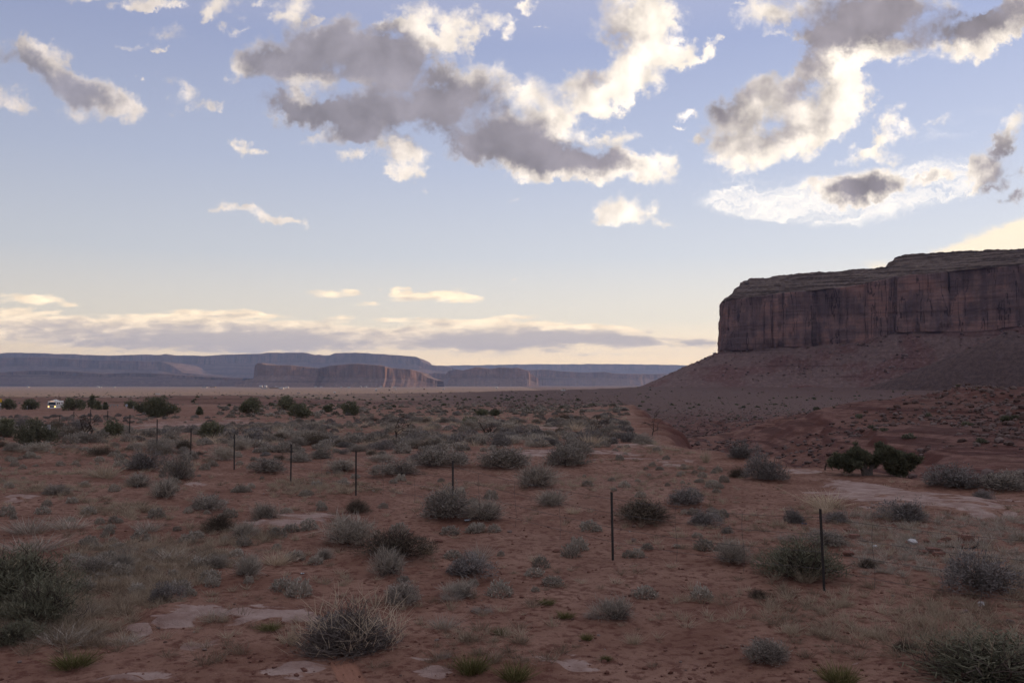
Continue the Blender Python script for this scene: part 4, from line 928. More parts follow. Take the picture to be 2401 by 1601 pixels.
def wash_juniper():
    rng = np.random.default_rng(44); p = on_ground(2040, 1114); d = p.y; s = d / F
    t = thing('juniper_tree', p, 'two lobed dark juniper with bare grey twisted trunks at the wash edge', 'tree')
    a = MeshAcc()
    def sweep(pts, r0, r1):
        pts = np.array(pts, float) * s * np.array([1, 1, 1]); m = len(pts)
        u = np.linspace(0, m - 1, 12); P = np.stack([np.interp(u, range(m), pts[:, i]) for i in range(3)], 1) + rng.normal(size=(12, 3)) * s * 0.8
        for i in range(3): P[:, i] = np.convolve(np.pad(P[:, i], 1, mode='edge'), [.25, .5, .25], 'valid')
        rs = np.linspace(r0, r1, 12) * s; rings = []
        for i in range(12):
            tt = P[min(i + 1, 11)] - P[max(i - 1, 0)]; tt /= np.linalg.norm(tt); uu = np.cross(tt, [0, 1, 0.1]); uu /= np.linalg.norm(uu); ww = np.cross(tt, uu)
            an = np.arange(9) * 2 * math.pi / 9; rings.append(P[i] + (np.cos(an)[:, None] * uu + np.sin(an)[:, None] * ww) * rs[i] * (1 + 0.2 * np.sin(an * 3 + i * 0.5))[:, None])
        a.add(np.concatenate(rings), grid_faces(12, 9, True), None, .5)
    sweep([(-10, 0, -4), (-16, 0, 14), (-34, 2, 26)], 7, 3); sweep([(-6, 0, -4), (-10, 2, 20), (-22, -2, 44), (-34, 0, 60)], 6, 2)
    sweep([(0, 2, -4), (4, 4, 16), (16, 2, 34), (40, 0, 48)], 6, 2.4); sweep([(16, 2, 34), (26, 6, 50), (30, 8, 62)], 3, 1.2); sweep([(-34, 2, 26), (-56, 4, 34), (-70, 0, 44)], 3, 1)
    sweep([(30, 0, 42), (60, 4, 46), (84, -4, 42)], 2.4, 1)
    put('trunk', a.mesh('trunk', M_WOOD), t)
    cl = [(-70, 0, 42, 17), (-58, 6, 50, 16), (-48, -6, 38, 14), (-36, 0, 62, 19), (-26, 5, 72, 15), (-16, -4, 58, 17), (-30, 8, 48, 16), (-6, 4, 44, 12), (-44, 4, 24, 11),
          (14, 2, 48, 15), (28, -4, 60, 18), (44, 4, 66, 17), (54, 8, 54, 20), (40, -6, 44, 18), (62, -5, 40, 19), (70, 6, 58, 16), (84, 0, 44, 17), (94, 3, 34, 12), (72, 2, 24, 16), (56, 4, 20, 13), (88, -5, 56, 12), (26, 5, 72, 10), (100, 0, 46, 9), (48, 0, 30, 15)]
    cl = [(x * s * 1.04, y * s * 2.2, (z * 0.78 - 4) * s, r * 0.84 * s) for x, y, z, r in cl]; r2_ = np.random.default_rng(4)
    for x, y, z, r in list(cl):
        for _ in range(3): o_ = r2_.normal(size=3) * r * 0.75; cl.append((x + o_[0], y + o_[1], max(z + o_[2], 3 * s), r * r2_.uniform(0.25, 0.5)))
    put('crown', crown_acc(rng, cl, 420 / np.mean([c[3] ** 2 for c in cl]), (0.10, 0.026)).mesh('crown', M_JUNI), t)
    PLACED.append((p.x, p.y, 2.5))
wash_juniper()
for i, q in enumerate("""18|960|56|32|round|dark round juniper near the left edge of the photo, behind scrub
68|960|54|32|round|dark round juniper left of the motorhome
172|962|72|36|round|broad dark juniper right behind the motorhome
216|959|26|36|cone|dark pointed juniper, taller of a pair right of the motorhome
228|961|22|24|cone|small green pointed juniper at the foot of the taller pointed one
247|960|9|18|cone|tiny juniper beside the bridge rail
307|958|40|24|round|dark juniper behind the white rectangular sign
332|968|44|34|round|small green juniper at the left of the biggest one
378|978|116|60|round|biggest dense juniper in the left middle distance
265|1024|58|48|round|dark two topped juniper behind the fence at the left
492|1028|76|54|round|bright green rounded juniper behind the fence, alone among sagebrush
12|1024|46|56|round|dark juniper cut by the left edge of the photo
590|970|70|46|round|loose grey green bush tree left of a dark juniper in the distance
672|962|64|40|round|dark juniper on the rise above the sagebrush
703|980|76|40|round|ragged juniper in front of the one on the rise
820|974|58|42|round|dark juniper alone at the middle distance, left of the dead stump
770|966|30|18|round|small dark juniper between two larger ones at the middle
1100|1003|60|32|round|low green bush tree left of the dead stump
467|972|16|18|cone|small pointed juniper left of the loose bush tree
1130|974|34|20|round|small dark juniper far out in front of the dark plain, left of a pair
1160|974|28|18|round|small dark juniper far out on the plain, right of a pair
2357|988|22|16|round|small bush on the rubble at the right edge""".split('\n')):
    z = q.split('|'); juniper(*[float(v_) for v_ in z[:4]], z[5], 500 + i, z[4])
juniper(82, 1044, 130, 76, 'big loose olive bush tree behind the fence at the left edge', 530, 'round', 'olive_tree', M_GREEN, 0.7)
def snag(px, py, w, h, label, seed, n=1, th=0.03, name='dead_tree'):
    rng = np.random.default_rng(seed); p = on_ground(px, py); d = p.y; W, H = w * d / F, h * d / F
    a, ends = tree_limbs(rng, H * 0.95, W / 2, n, th * H, 0.16 if n < 3 else 0.5, 0.07)
    if len(ends):
        e0 = np.repeat(ends, 4, 0); v, q = ribbons(rng, e0, e0 + rng.normal(size=e0.shape) * 0.16 * H + np.array([0, 0, 0.05 * H]), 0.008 * H, 0.004 * H, 0.2, 3); a.add(v, q, None, .5)
    o = put(name, a.mesh('dead_wood', M_TWIG), None, (p.x, p.y, gz(p.x, p.y))); tag(o, label, 'dead tree')
snag(205, 1030, 60, 78, 'bare dead tree with spreading twigs behind the fence at the left', 61, 2)
snag(928, 1034, 34, 84, 'tall thin bare snag among sagebrush right of the middle posts', 62, 1, 0.02)
snag(1142, 1022, 36, 46, 'short dark split dead stump at the middle', 63, 2, 0.08)
snag(1528, 1022, 46, 66, 'thin grey dead tree right of the middle near the plain', 64, 1, 0.02)
snag(1392, 1012, 60, 46, 'spreading bare shrub skeleton left of a thin grey dead tree', 65, 3, 0.02)
snag(1934, 1102, 12, 32, 'small broken dead stub left of the wash juniper', 66, 1, 0.06)
snag(835, 986, 40, 14, 'low dead branches below the lone juniper at the middle', 67, 3, 0.05)

# ---- sagebrush belt beyond the fence: individuals near, one mass further out
def free(x, y, r):
    for a, b, c in PLACED:
        if (a - x) ** 2 + (b - y) ** 2 < (0.8 * (c + r)) ** 2: return False
    return True
def scatter(n, pxr, yr, seed, dens=None):
    rng = random.Random(seed); out = []; tries = 0
    while len(out) < n and tries < n * 60:
        tries += 1
        px = rng.uniform(*pxr); d = math.exp(rng.uniform(math.log(yr[0]), math.log(yr[1]))); x = (px - 1200.5) / F * d
        if x > wash_edge(d) - 1.0 and d < 300: continue
        if dens is not None and dens(x, d) < rng.random(): continue
        out.append((x, d))
    return out
def belt(x, y):
    return float(sstep(-0.25, 0.35, fbm(np.array([x / 9.0]), np.array([y / 13.0]), octs=3, seed=71)[0]))
def zone_label(px, d, pale):
    col = {'S': 'grey green', 'B': 'dark blue grey', 'P': 'pale straw grey', 'D': 'brown', 'T': 'straw coloured', 'W': 'leafless dead'}[pale]
    side = 'left' if px < 800 else ('middle' if px < 1500 else 'right')
    dist = 'just beyond the fence' if d < 48 else ('in the dense belt' if d < 75 else 'at the back of the belt')
    return f'{col} shrub {dist}, on the {side} of the flat', f'{col} shrubs {dist} {side}'
bz = random.Random(3); cnt = 0
for x, y in scatter(420, (-60, 2100), (36, 112), 33, belt):
    sz = bz.uniform(0.55, 1.35) * (1.0 if y > 45 else 0.8)
    if not free(x, y, sz * 0.5) or cnt >= 255: continue
    key = bz.choice('SSSSBBPPPDDTW'); px = 1200.5 + F * x / y; lab, grp = zone_label(px, y, key)
    plant(key, 0, 0, 0, 0, lab, grp, parts=False, pos=Vector((x, y, gz(x, y))), size=(sz * 1.1, sz * bz.uniform(0.38, 0.68) * (1.5 if key == 'W' else 1))); cnt += 1
def lod_shrub(seed, n, leaf):
    rng = np.random.default_rng(seed); d, r = dome_points(rng, n, 0.4, seed, 0.5)
    p = d * r[:, None] * np.array([0.5, 0.5, 0.6]); p[:, 2] = np.maximum(p[:, 2], 0)
    v, q, t = blades(rng, p, d * 0.5 + np.array([0, 0, 0.6]) + rng.normal(size=d.shape) * 0.4, leaf[0], leaf[1])
    return v, q, t
def mass(name, spots, proto, mat, label, cat, seed, szr, hr=(0.7, 1.1), sink=0.0):
    rng = np.random.default_rng(seed); acc = MeshAcc()
    pts = np.array(spots); zz = ground(pts[:, 0], pts[:, 1])
    for (x, y), z in zip(spots, zz):
        v, q, t = proto[int(rng.integers(len(proto)))]
        s = rng.uniform(*szr); a = rng.random() * 6.28; c, sn = math.cos(a), math.sin(a); h = s * rng.uniform(*hr)
        vv = np.stack([(v[:, 0] * c - v[:, 1] * sn) * s + x, (v[:, 0] * sn + v[:, 1] * c) * s + y, v[:, 2] * h + z - sink * s], 1)
        n5 = len(v) // 5
        acc.add(vv, q, t, np.repeat(np.clip(rng.random() * 0.6 + 0.5 * rng.random(n5) - 0.1, 0, 1), 5))
    return tag(put(name, acc.mesh(name, mat)), label, cat, kind='stuff')
l1 = [lod_shrub(700 + i, 420, (0.16, 0.05)) for i in range(4)]; l2 = [lod_shrub(720 + i, 110, (0.34, 0.16)) for i in range(4)]; l3 = [lod_shrub(740 + i, 36, (0.6, 0.35)) for i in range(3)]
mid_spots = [q for q in scatter(1000, (-250, 2500), (40, 150), 35, lambda x, y: 0.25 + 0.75 * belt(x, y)) if free(q[0], q[1], 0.3)]
mass('scrub', mid_spots, l1, M_SAGE, 'low grey sagebrush and scrub covering the flat beyond the fence', 'scrub', 41, (0.3, 0.95), (0.5, 0.85))
mass('scrub', [q for q in scatter(380, (-250, 2500), (45, 170), 36, lambda x, y: 0.2 + 0.8 * belt(x, y)) if free(q[0], q[1], 0.3)], l1, M_BLUE, 'dark blue grey scrub between the paler sagebrush', 'scrub', 42, (0.35, 1.1), (0.5, 0.85))
mass('scrub', [q for q in scatter(1500, (-300, 2600), (130, 520), 37) if not (q[0] / q[1] < -0.33 and q[1] < 330)], l2, M_SAGE, 'distant pale scrub on the plain', 'scrub', 43, (0.4, 1.3), (0.5, 0.8))
mass('scrub', [q for q in scatter(420, (-300, 2600), (170, 1000), 38) if not (q[0] / q[1] < -0.33 and q[1] < 330)], l2, M_JUNI, 'distant dark bushes dotting the plain', 'scrub', 44, (0.4, 1.5), (0.5, 0.8))
mass('scrub', scatter(700, (-300, 2600), (500, 2600), 39), l3, M_JUNI, 'far dark specks of bush on the valley floor', 'scrub', 45, (0.8, 2.4), (0.5, 0.8))
def rs_spots(n, seed):
    rng = random.Random(seed); out = []
    while len(out) < n:
        px = rng.uniform(1500, 2500); d = math.exp(rng.uniform(math.log(60), math.log(900))); x = (px - 1200.5) / F * d
        if x > wash_edge(d) + 26: out.append((x, d))
    return out
mass('scrub', rs_spots(90, 47), l2, M_GREEN, 'small dark bushes scattered over the rubble slope at the right', 'scrub', 46, (0.4, 1.2), (0.6, 0.9))
M_WEED = leaf_material('weed', (0.20, 0.145, 0.100), (0.38, 0.29, 0.21), (0.50, 0.40, 0.29), thin=0.3)
# dry grass and weeds on the near flat
def gproto(seed, n, L, W): 
    a = grass_acc(seed, n, L, W, 0.25, 0.9, 0.35); return np.concatenate(a.v), np.concatenate(a.q), np.concatenate(a.t)
g1 = [gproto(800 + i, 42, 0.95, 0.026) for i in range(5)]
def weeds(x, y):
    n = fbm(np.array([x / 3.2]), np.array([y / 3.2]), octs=3, seed=73)[0]; return float(sstep(0.0, 0.45, n)) * (1.0 if x < 0.02 * y else 0.45) + 0.04
mass('scrub', [q for q in scatter(400, (-150, 1700), (14, 46), 81, lambda x, y: 0.25 + 0.75 * belt(x + 9, y)) if free(q[0], q[1], 0.2)], l1, M_PALE, 'many small pale shrubs and tufts over the near flat', 'scrub', 82, (0.14, 0.42), (0.6, 1.0))
mass('dry_grass', [q for q in scatter(2200, (-150, 2550), (11.5, 46), 51, weeds) + scatter(1300, (-150, 850), (11.5, 34), 59, weeds)], g1, M_STRAW, 'thin bleached grass scattered over the red sand', 'grass', 52, (0.08, 0.26), (0.5, 1.0))
mass('dry_grass', [q for q in scatter(1500, (-150, 2550), (10.5, 50), 53, weeds) + scatter(700, (-150, 900), (11, 40), 58, weeds)], g1, M_WEED, 'low brown weeds scattered over the red sand', 'weeds', 54, (0.08, 0.32), (0.4, 0.8))
mass('dry_grass', [(p_[0], p_[1]) for p_ in scatter(650, (1980, 2600), (15.5, 22), 55)], g1, M_PALE, 'patch of short bleached grass at the right below the rock slab', 'grass', 56, (0.12, 0.30), (0.5, 0.8))

# ---- stones
def rock_proto(seed, sub=1):
    bm = bmesh.new(); bmesh.ops.create_icosphere(bm, subdivisions=sub, radius=0.5); rng = np.random.default_rng(seed)
    v = np.array([q.co[:] for q in bm.verts]); f = np.array([[q.index for q in p.verts] for p in bm.faces]); bm.free()
    ax = rng.normal(size=(5, 3)); ax /= np.linalg.norm(ax, axis=1)[:, None]
    for a in ax:                                            # flat broken faces
        d = v @ a; lim = 0.28 + 0.12 * rng.random(); v = v - np.maximum(d - lim, 0)[:, None] * a
    v = v * (1 + 0.10 * rng.normal(size=(len(v), 1))) * np.array([1, 0.8 + 0.3 * rng.random(), 0.65])
    return v, f
def stones(name, spots, mat, label, seed, szr, power=2.5, sub=1, kindv='stuff', zfun=None):
    rng = np.random.default_rng(seed); protos = [rock_proto(seed * 10 + i, sub) for i in range(6)]; acc = MeshAcc()
    pts = np.array(spots); zz = zfun(pts) if zfun is not None else ground(pts[:, 0], pts[:, 1])
    for (x, y), z in zip(pts[:, :2], zz):
        v, f = protos[int(rng.integers(6))]; s = szr[0] + (szr[1] - szr[0]) * rng.random() ** power
        a = rng.random() * 6.28; c, sn = math.cos(a), math.sin(a)
        vv = np.stack([(v[:, 0] * c - v[:, 1] * sn) * s + x, (v[:, 0] * sn + v[:, 1] * c) * s + y, v[:, 2] * s + z + 0.12 * s], 1)
        acc.add(vv, None, f, rng.random())
    return tag(put(name, acc.mesh(name, mat)), label, 'stones', kind=kindv)
M_STONE = leaf_material('stone', (0.13, 0.075, 0.058), (0.30, 0.23, 0.20), (0.40, 0.36, 0.33), 0.95)
M_SLOPE = leaf_material('slope_stone', (0.12, 0.072, 0.06), (0.25, 0.185, 0.165), None, 0.95)
M_REDST = leaf_material('red_stone', (0.17, 0.078, 0.056), (0.29, 0.155, 0.12), None, 0.95)
stones('gravel', scatter(5200, (-150, 2550), (9.3, 30), 57, lambda x, y: 0.15 + 0.85 * sstep(-0.2, 0.4, fbm(np.array([x / 2.5]), np.array([y / 2.5]), octs=3, seed=75)[0])), M_REDST, 'small red stones and clods on the sand', 58, (0.012, 0.085), 4)
stones('gravel', scatter(420, (-150, 2550), (9.3, 34), 59), M_STONE, 'scattered pale pebbles on the sand', 60, (0.012, 0.07), 4)
def slope_spots(n, seed, pxr, dr):
    rng = random.Random(seed); out = []
    while len(out) < n:
        px = rng.uniform(*pxr); d = math.exp(rng.uniform(math.log(dr[0]), math.log(dr[1]))); x = (px - 1200.5) / F * d
        e = x - wash_edge(d)
        if e > 6 and (fbm(np.array([x / 16]), np.array([d / 16]), octs=2, seed=77)[0] + 0.25 > rng.random() * 0.8): out.append((x, d))
    return out
stones('rubble', slope_spots(9000, 61, (1450, 2600), (50, 420)), M_SLOPE, 'broken grey boulders strewn over the slope across the wash', 62, (0.14, 1.0), 2.6)
def fan_spots(n, seed):
    rng = random.Random(seed); out = []
    while len(out) < n:
        px = rng.uniform(1150, 2600); d = math.exp(rng.uniform(math.log(190), math.log(1250))); out.append(((px - 1200.5) / F * d, d))
    return out
_tr = np.random.default_rng(70); _tp = TALUS[0]; _tp = _tp[(_tp[:, 0] / np.maximum(_tp[:, 1], 1) < 0.70) & (_tp[:, 1] > 700)]
_w = 0.35 + 0.65 * sstep(-0.1, 0.4, fbm(_tp[:, 0] / 45, _tp[:, 1] / 45, _tp[:, 2] / 45, octs=3, seed=79)); _tp = _tp[_tr.random(len(_tp)) < _w]
_tp = _tp[_tr.choice(len(_tp), 6500, replace=False)] + _tr.normal(size=(6500, 4)) * np.array([1.2, 1.2, 0.1, 0])
stones('rubble', _tp, M_SLOPE, 'fallen blocks and scree on the talus slopes of the great mesa', 69, (0.9, 6.5), 5, zfun=lambda p_: p_[:, 2])
stones('rubble', fan_spots(5200, 67), M_SLOPE, 'small grey stones strewn over the plain below the mesa', 68, (0.3, 1.5), 2.2)
stones('rubble', slope_spots(1500, 63, (2050, 2600), (70, 200)), M_SLOPE, 'heap of angular boulders on the spur at the right edge', 64, (0.2, 1.4), 3)
mass('dry_grass', [q for q in scatter(1500, (-150, 2450), (40, 150), 65, lambda x, y: 0.3 + 0.7 * belt(x + 20, y)) if free(q[0], q[1], 0.1)], g1, M_STRAW, 'straw coloured grass between the shrubs of the flat', 'grass', 66, (0.2, 0.6), (0.5, 0.9))
# ------------------------------------------------------------------ fence
M_POST = plain('rusty_steel', (0.045, 0.038, 0.034), 0.7, 0.3, var=0.5, scale=14)
M_WIRE = plain('wire_steel', (0.085, 0.075, 0.07), 0.6, 0.4)
def add_box(acc, c, s, rz=0.0, tilt=None, tone=0.5, mi=0, taper=1.0):
    x, y, z = [q / 2 for q in s]
    v = np.array([(-x, -y, -z), (x, -y, -z), (x, y, -z), (-x, y, -z), (-x * taper, -y * taper, z), (x * taper, -y * taper, z), (x * taper, y * taper, z), (-x * taper, y * taper, z)])
    if tilt: v = v @ np.array(Matrix.Rotation(tilt[0], 3, 'X') @ Matrix.Rotation(tilt[1], 3, 'Y')).T
    c_, s_ = math.cos(rz), math.sin(rz)
    v = np.stack([v[:, 0] * c_ - v[:, 1] * s_, v[:, 0] * s_ + v[:, 1] * c_, v[:, 2]], 1) + np.array(c)
    acc.add(v, np.array([(0, 3, 2, 1), (4, 5, 6, 7), (0, 1, 5, 4), (1, 2, 6, 5), (2, 3, 7, 6), (3, 0, 4, 7)]), None, tone, mi)
def tpost(h):
    a = MeshAcc()
    add_box(a, (0, 0, h / 2 - 0.15), (0.042, 0.009, h + 0.3)); add_box(a, (0, 0.0205, h / 2 - 0.15), (0.009, 0.032, h + 0.29))
    for i in range(int(h / 0.054)): add_box(a, (0, -0.009, 0.06 + i * 0.054), (0.014, 0.009, 0.016))
    return a.mesh('post', M_POST)
# photo position and forward distance of every post foot, nearest first
POSTS = [(1924, 1388, 1.30, -2), (1434, 1298, 1.24, -1), (1062, 1215, 1.28, -1), (836, 1158, 1.25, 0), (684, 1150, 1.30, 0), (552, 1133, 1.30, 0), (450, 1106, 1.3, 0), (371, 1082, 1.3, 0), (306, 1070, 1.3, 0), (255, 1069, 1.3, 0), (214, 1050, 1.3, 0), (176, 1044, 1.3, 0), (142, 1040, 1.3, 0)]
line = [on_ground(x, y) for x, y, h, t in POSTS]
DEP = [14.4, 17.2, 21.7, 26.2, 29.3, 32.6, 36.6, 40.8, 45.0, 49.0, 53.2, 57.4, 61.6]
pts_ = []
for (px, py, h, t), d in zip(POSTS, DEP):
    x = (px - 1200.5) / F * d; pts_.append(Vector((x, d, gz(x, d))))
ext = pts_[0] + (pts_[0] - pts_[1]) * 0.95; ext.z = gz(ext.x, ext.y)
ext2 = ext + (pts_[0] - pts_[1]); ext2.z = gz(ext2.x, ext2.y)
fence = thing('wire_fence', pts_[0], 'sagging barbed wire fence on thin steel posts crossing the red flat', 'fence')
pm = tpost(1.30); allp = [ext2, ext] + pts_
for i, q in enumerate(allp):
    o = put('post', pm, fence); o.location = q - pts_[0]; o.rotation_euler = (0.02 * math.sin(i * 3.1), 0.035 * math.sin(i * 1.7 + 2.0), -0.9 + 0.2 * math.sin(i))
    if i - 2 >= 0: o.rotation_euler[1] = math.radians(POSTS[i - 2][3])
wr = np.random.default_rng(12)
for hgt in (0.35, 0.62, 0.90, 1.17):
    a = MeshAcc(); P_ = []
    for i in range(len(allp) - 1):
        A, B = allp[i] - pts_[0], allp[i + 1] - pts_[0]; n = 14
        sag = 0.03 + 0.05 * wr.random()
        for j in range(n): u = j / n; c = A + (B - A) * u; P_.append((c.x, c.y, c.z + hgt - sag * 4 * u * (1 - u)))
    P_.append(tuple((allp[-1] - pts_[0]) + Vector((0, 0, hgt)))); P_ = np.array(P_)
    v, q = ribbons(wr, P_[:-1], P_[1:], 0.0034, 0.0034, 0.0, 1); a.add(v, q)
    bar = []
    for i in range(len(P_) - 1):
        L_ = np.linalg.norm(P_[i + 1] - P_[i]); 
        if np.linalg.norm(P_[i][:2]) > 16: continue
        for u in np.arange(0.05, L_, 0.13): bar.append(P_[i] + (P_[i + 1] - P_[i]) * u / L_)
    bar = np.array(bar); dv = wr.normal(size=bar.shape) * 0.016
    v, q = ribbons(wr, bar - dv, bar + dv, 0.0016, 0.001, 0.0, 1); a.add(v, q)
    put('wire', a.mesh('wire', M_WIRE), fence)
STAYS = [(-1, .42), (0, .34), (0, .66), (1, .28), (1, .55), (1, .8), (2, .35), (2, .68), (3, .5), (4, .5), (-1, .8), (5, .35), (5, .7)]
for i, u in STAYS:
    A, B = allp[i + 2] - pts_[0], allp[i + 3] - pts_[0]; c = A + (B - A) * u; a = MeshAcc()
    zg = gz(c.x + pts_[0].x, c.y + pts_[0].y) - pts_[0].z
    P_ = np.array([(c.x + 0.02 * math.sin(k_), c.y, max(zg, c.z) + 0.12 + 1.0 * k_ / 6) for k_ in range(7)])
    v, q = ribbons(wr, P_[:-1], P_[1:], 0.0036, 0.0036, 0.0, 1); a.add(v, q); put('wire_stay', a.mesh('stay', M_WIRE), fence)

# ------------------------------------------------------------------ motorhome
def bevel_box(name, size, mat, parent, loc, bev=0.04, seg=2, rot=None, front_rake=0.0):
    bm = bmesh.new(); bmesh.ops.create_cube(bm, size=1.0)
    for v in bm.verts:
        v.co = Vector((v.co.x * size[0], v.co.y * size[1], v.co.z * size[2]))
        if front_rake and v.co.y < 0 and v.co.z > 0: v.co.y += front_rake
    if bev: bmesh.ops.bevel(bm, geom=list(bm.edges), offset=bev, segments=seg, affect='EDGES', profile=0.6)
    me = bpy.data.meshes.new(name); bm.to_mesh(me); bm.free(); me.materials.append(mat)
    for p_ in me.polygons: p_.use_smooth = False
    o = put(name, me, parent, loc)
    if rot: o.rotation_euler = rot
    return o
M_RVW = plain('cream_paint', (0.80, 0.78, 0.73), 0.35, 0.5, var=0.06, scale=3)
M_GLASS = plain('dark_glass', (0.012, 0.015, 0.02), 0.08, 0.6)
M_RUB = plain('rubber', (0.018, 0.018, 0.018), 0.85, 0.2); M_STRIPE = plain('stripe_paint', (0.10, 0.105, 0.13), 0.4, 0.4); M_CHROME = plain('chrome', (0.55, 0.56, 0.58), 0.25, 0.5, 0.8)
M_GRILL = plain('grille_black', (0.03, 0.03, 0.035), 0.5, 0.4)
def lamp_mat(name, col, e):
    m, k, b = material(name, 0.2, 0.5); b.inputs['Base Color'].default_value = (0.6, 0.55, 0.45, 1); b.inputs['Emission Color'].default_value = (*col, 1); b.inputs['Emission Strength'].default_value = e; return m
M_LAMP = lamp_mat('headlight_glow', (1.0, 0.50, 0.14), 4.0); M_AMBER = lamp_mat('marker_glow', (1.0, 0.45, 0.1), 1.2)
def cyl(name, r, w, mat, parent, loc, axis='X', n=24, inset=0.0):
    a = MeshAcc(); an = np.arange(n) * 2 * math.pi / n
    ring = lambda rr, x: np.stack([np.full(n, x), np.cos(an) * rr, np.sin(an) * rr], 1)
    prof = [(0.001, -w / 2 + inset), (r * 0.55, -w / 2 + inset), (r * 0.62, -w / 2), (r * 0.94, -w / 2), (r, -w / 2 + 0.03), (r, w / 2 - 0.03), (r * 0.94, w / 2), (r * 0.62, w / 2), (r * 0.55, w / 2 - inset), (0.001, w / 2 - inset)]
    V = np.concatenate([ring(rr, x) for rr, x in prof])
    if axis == 'Y': V = V[:, [1, 0, 2]]
    if axis == 'Z': V = V[:, [1, 2, 0]]
    a.add(V, grid_faces(len(prof), n, True)); return put(name, a.mesh(name, mat, True), parent, loc)
rvp = on_ground(133, 961); d_rv = rvp.y
RVX = (133 - 1200.5) / F * 300; RV_D = 300.0
rvz = at_depth(133, 961, RV_D).z
rv = thing('motorhome', (RVX, RV_D, rvz), 'cream motorhome with its headlights on, driving along the road at the left', 'motorhome', None, math.radians(10), 1.08)
W2, LN = 2.45, 7.2
bevel_box('body', (W2, LN, 2.15), M_RVW, rv, (0, 0, 1.72), 0.09, 3, None, 0.22)
bevel_box('skirt', (W2 - 0.06, LN - 0.3, 0.30), M_RVW, rv, (0, 0.05, 0.52), 0.03)
bevel_box('roof_pod', (1.5, 2.9, 0.22), M_RVW, rv, (0.0, -0.5, 2.90), 0.08, 3); bevel_box('air_conditioner', (0.8, 1.0, 0.28), M_RVW, rv, (0, -0.3, 3.14), 0.08, 3)
bevel_box('windshield', (2.10, 0.04, 0.86), M_GLASS, rv, (0, -LN / 2 + 0.135, 2.12), 0.012, 1, (math.radians(-11.8), 0, 0))
bevel_box('grille', (1.45, 0.05, 0.34), M_GRILL, rv, (0, -LN / 2 - 0.005, 1.14), 0.01, 1)
bevel_box('bumper', (W2 + 0.02, 0.22, 0.26), M_CHROME, rv, (0, -LN / 2 - 0.03, 0.60), 0.05)
for sx in (-1, 1):
    bevel_box('headlight', (0.30, 0.06, 0.19), M_LAMP, rv, (sx * 0.93, -LN / 2 - 0.02, 1.14), 0.02)
    bevel_box('side_stripe', (0.02, LN - 0.5, 0.10), M_STRIPE, rv, (sx * (W2 / 2 + 0.008), 0.1, 1.42), 0); bevel_box('side_stripe', (0.02, LN - 0.5, 0.05), M_STRIPE, rv, (sx * (W2 / 2 + 0.008), 0.1, 1.26), 0)
    mr = bevel_box('mirror', (0.14, 0.10, 0.42), M_GRILL, rv, (sx * (W2 / 2 + 0.22), -LN / 2 + 0.5, 1.98), 0.02)
    bevel_box('mirror_arm', (0.22, 0.03, 0.03), M_GRILL, rv, (sx * (W2 / 2 + 0.10), -LN / 2 + 0.5, 2.12), 0)
    for wy in (-2.3, 1.7):
        wh = cyl('wheel', 0.42, 0.26, M_RUB, rv, (sx * (W2 / 2 - 0.14), wy, 0.42), 'X', 24, 0.06); cyl('rim', 0.24, 0.275, M_CHROME, wh, (0, 0, 0), 'X', 20, 0.08)
    for wy, wl, wz, wh_ in ((-2.35, 0.85, 2.08, 0.62), (-0.7, 1.1, 2.1, 0.5), (1.3, 0.6, 2.12, 0.5), (2.7, 0.7, 2.12, 0.5)):
        fr = bevel_box('window', (0.03, wl, wh_), M_GLASS, rv, (sx * (W2 / 2 + 0.006), wy, wz), 0.006, 1)
    for wy in (-2.95, 2.95): bevel_box('compartment_door', (0.02, 0.7, 0.42), M_RVW, rv, (sx * (W2 / 2 + 0.004), wy * 0.3, 0.86), 0)
bevel_box('marker_lights', (1.3, 0.05, 0.06), M_AMBER, rv, (0, -LN / 2 + 0.23, 2.74), 0.01, 1)
bevel_box('front_stripe', (W2 - 0.2, 0.03, 0.10), M_STRIPE, rv, (0, -LN / 2 + 0.03, 1.50), 0)

# ------------------------------------------------------------------ road with its signs and bridge rail
def strip(name, pts, width, mat, lift, label):
    P_ = np.array(pts, float); s = np.r_[0, np.cumsum(np.linalg.norm(np.diff(P_, axis=0), axis=1))]; t = np.arange(0, s[-1], 4.0)
    C = np.stack([np.interp(t, s, P_[:, i]) for i in range(P_.shape[1])], 1)
    for i in range(C.shape[1]): C[:, i] = np.convolve(np.pad(C[:, i], 8, mode='edge'), np.ones(17) / 17, 'valid')
    tg = np.gradient(C[:, :2], axis=0); tg /= np.linalg.norm(tg, axis=1)[:, None]; nr = np.stack([-tg[:, 1], tg[:, 0]], 1)
    offs = np.linspace(-width / 2, width / 2, 5); rows = []
    for o in offs:
        X, Y = C[:, 0] + nr[:, 0] * o, C[:, 1] + nr[:, 1] * o
        Z = C[:, 2] if C.shape[1] > 2 else ground(C[:, 0], C[:, 1], False)
        rows.append(np.stack([X, Y, Z + lift], 1))
    sk = []                                                              # shoulders run down into the ground
    for o in (-width / 2 - 3.0,): sk.append(np.stack([C[:, 0] + nr[:, 0] * o, C[:, 1] + nr[:, 1] * o, rows[0][:, 2] - 1.6], 1))
    e = np.stack([C[:, 0] + nr[:, 0] * (width / 2 + 3), C[:, 1] + nr[:, 1] * (width / 2 + 3), rows[0][:, 2] - 1.6], 1)
    R_ = sk + rows + [e]; V = np.concatenate(R_)
    f = grid_faces(len(R_), len(C)); mi = np.repeat([1, 0, 0, 0, 0, 1], len(C) - 1)
    return tag(put(name, mesh_from(name, V, f, [mat, SOIL], True, None, mi)), label, 'road', kind='structure')
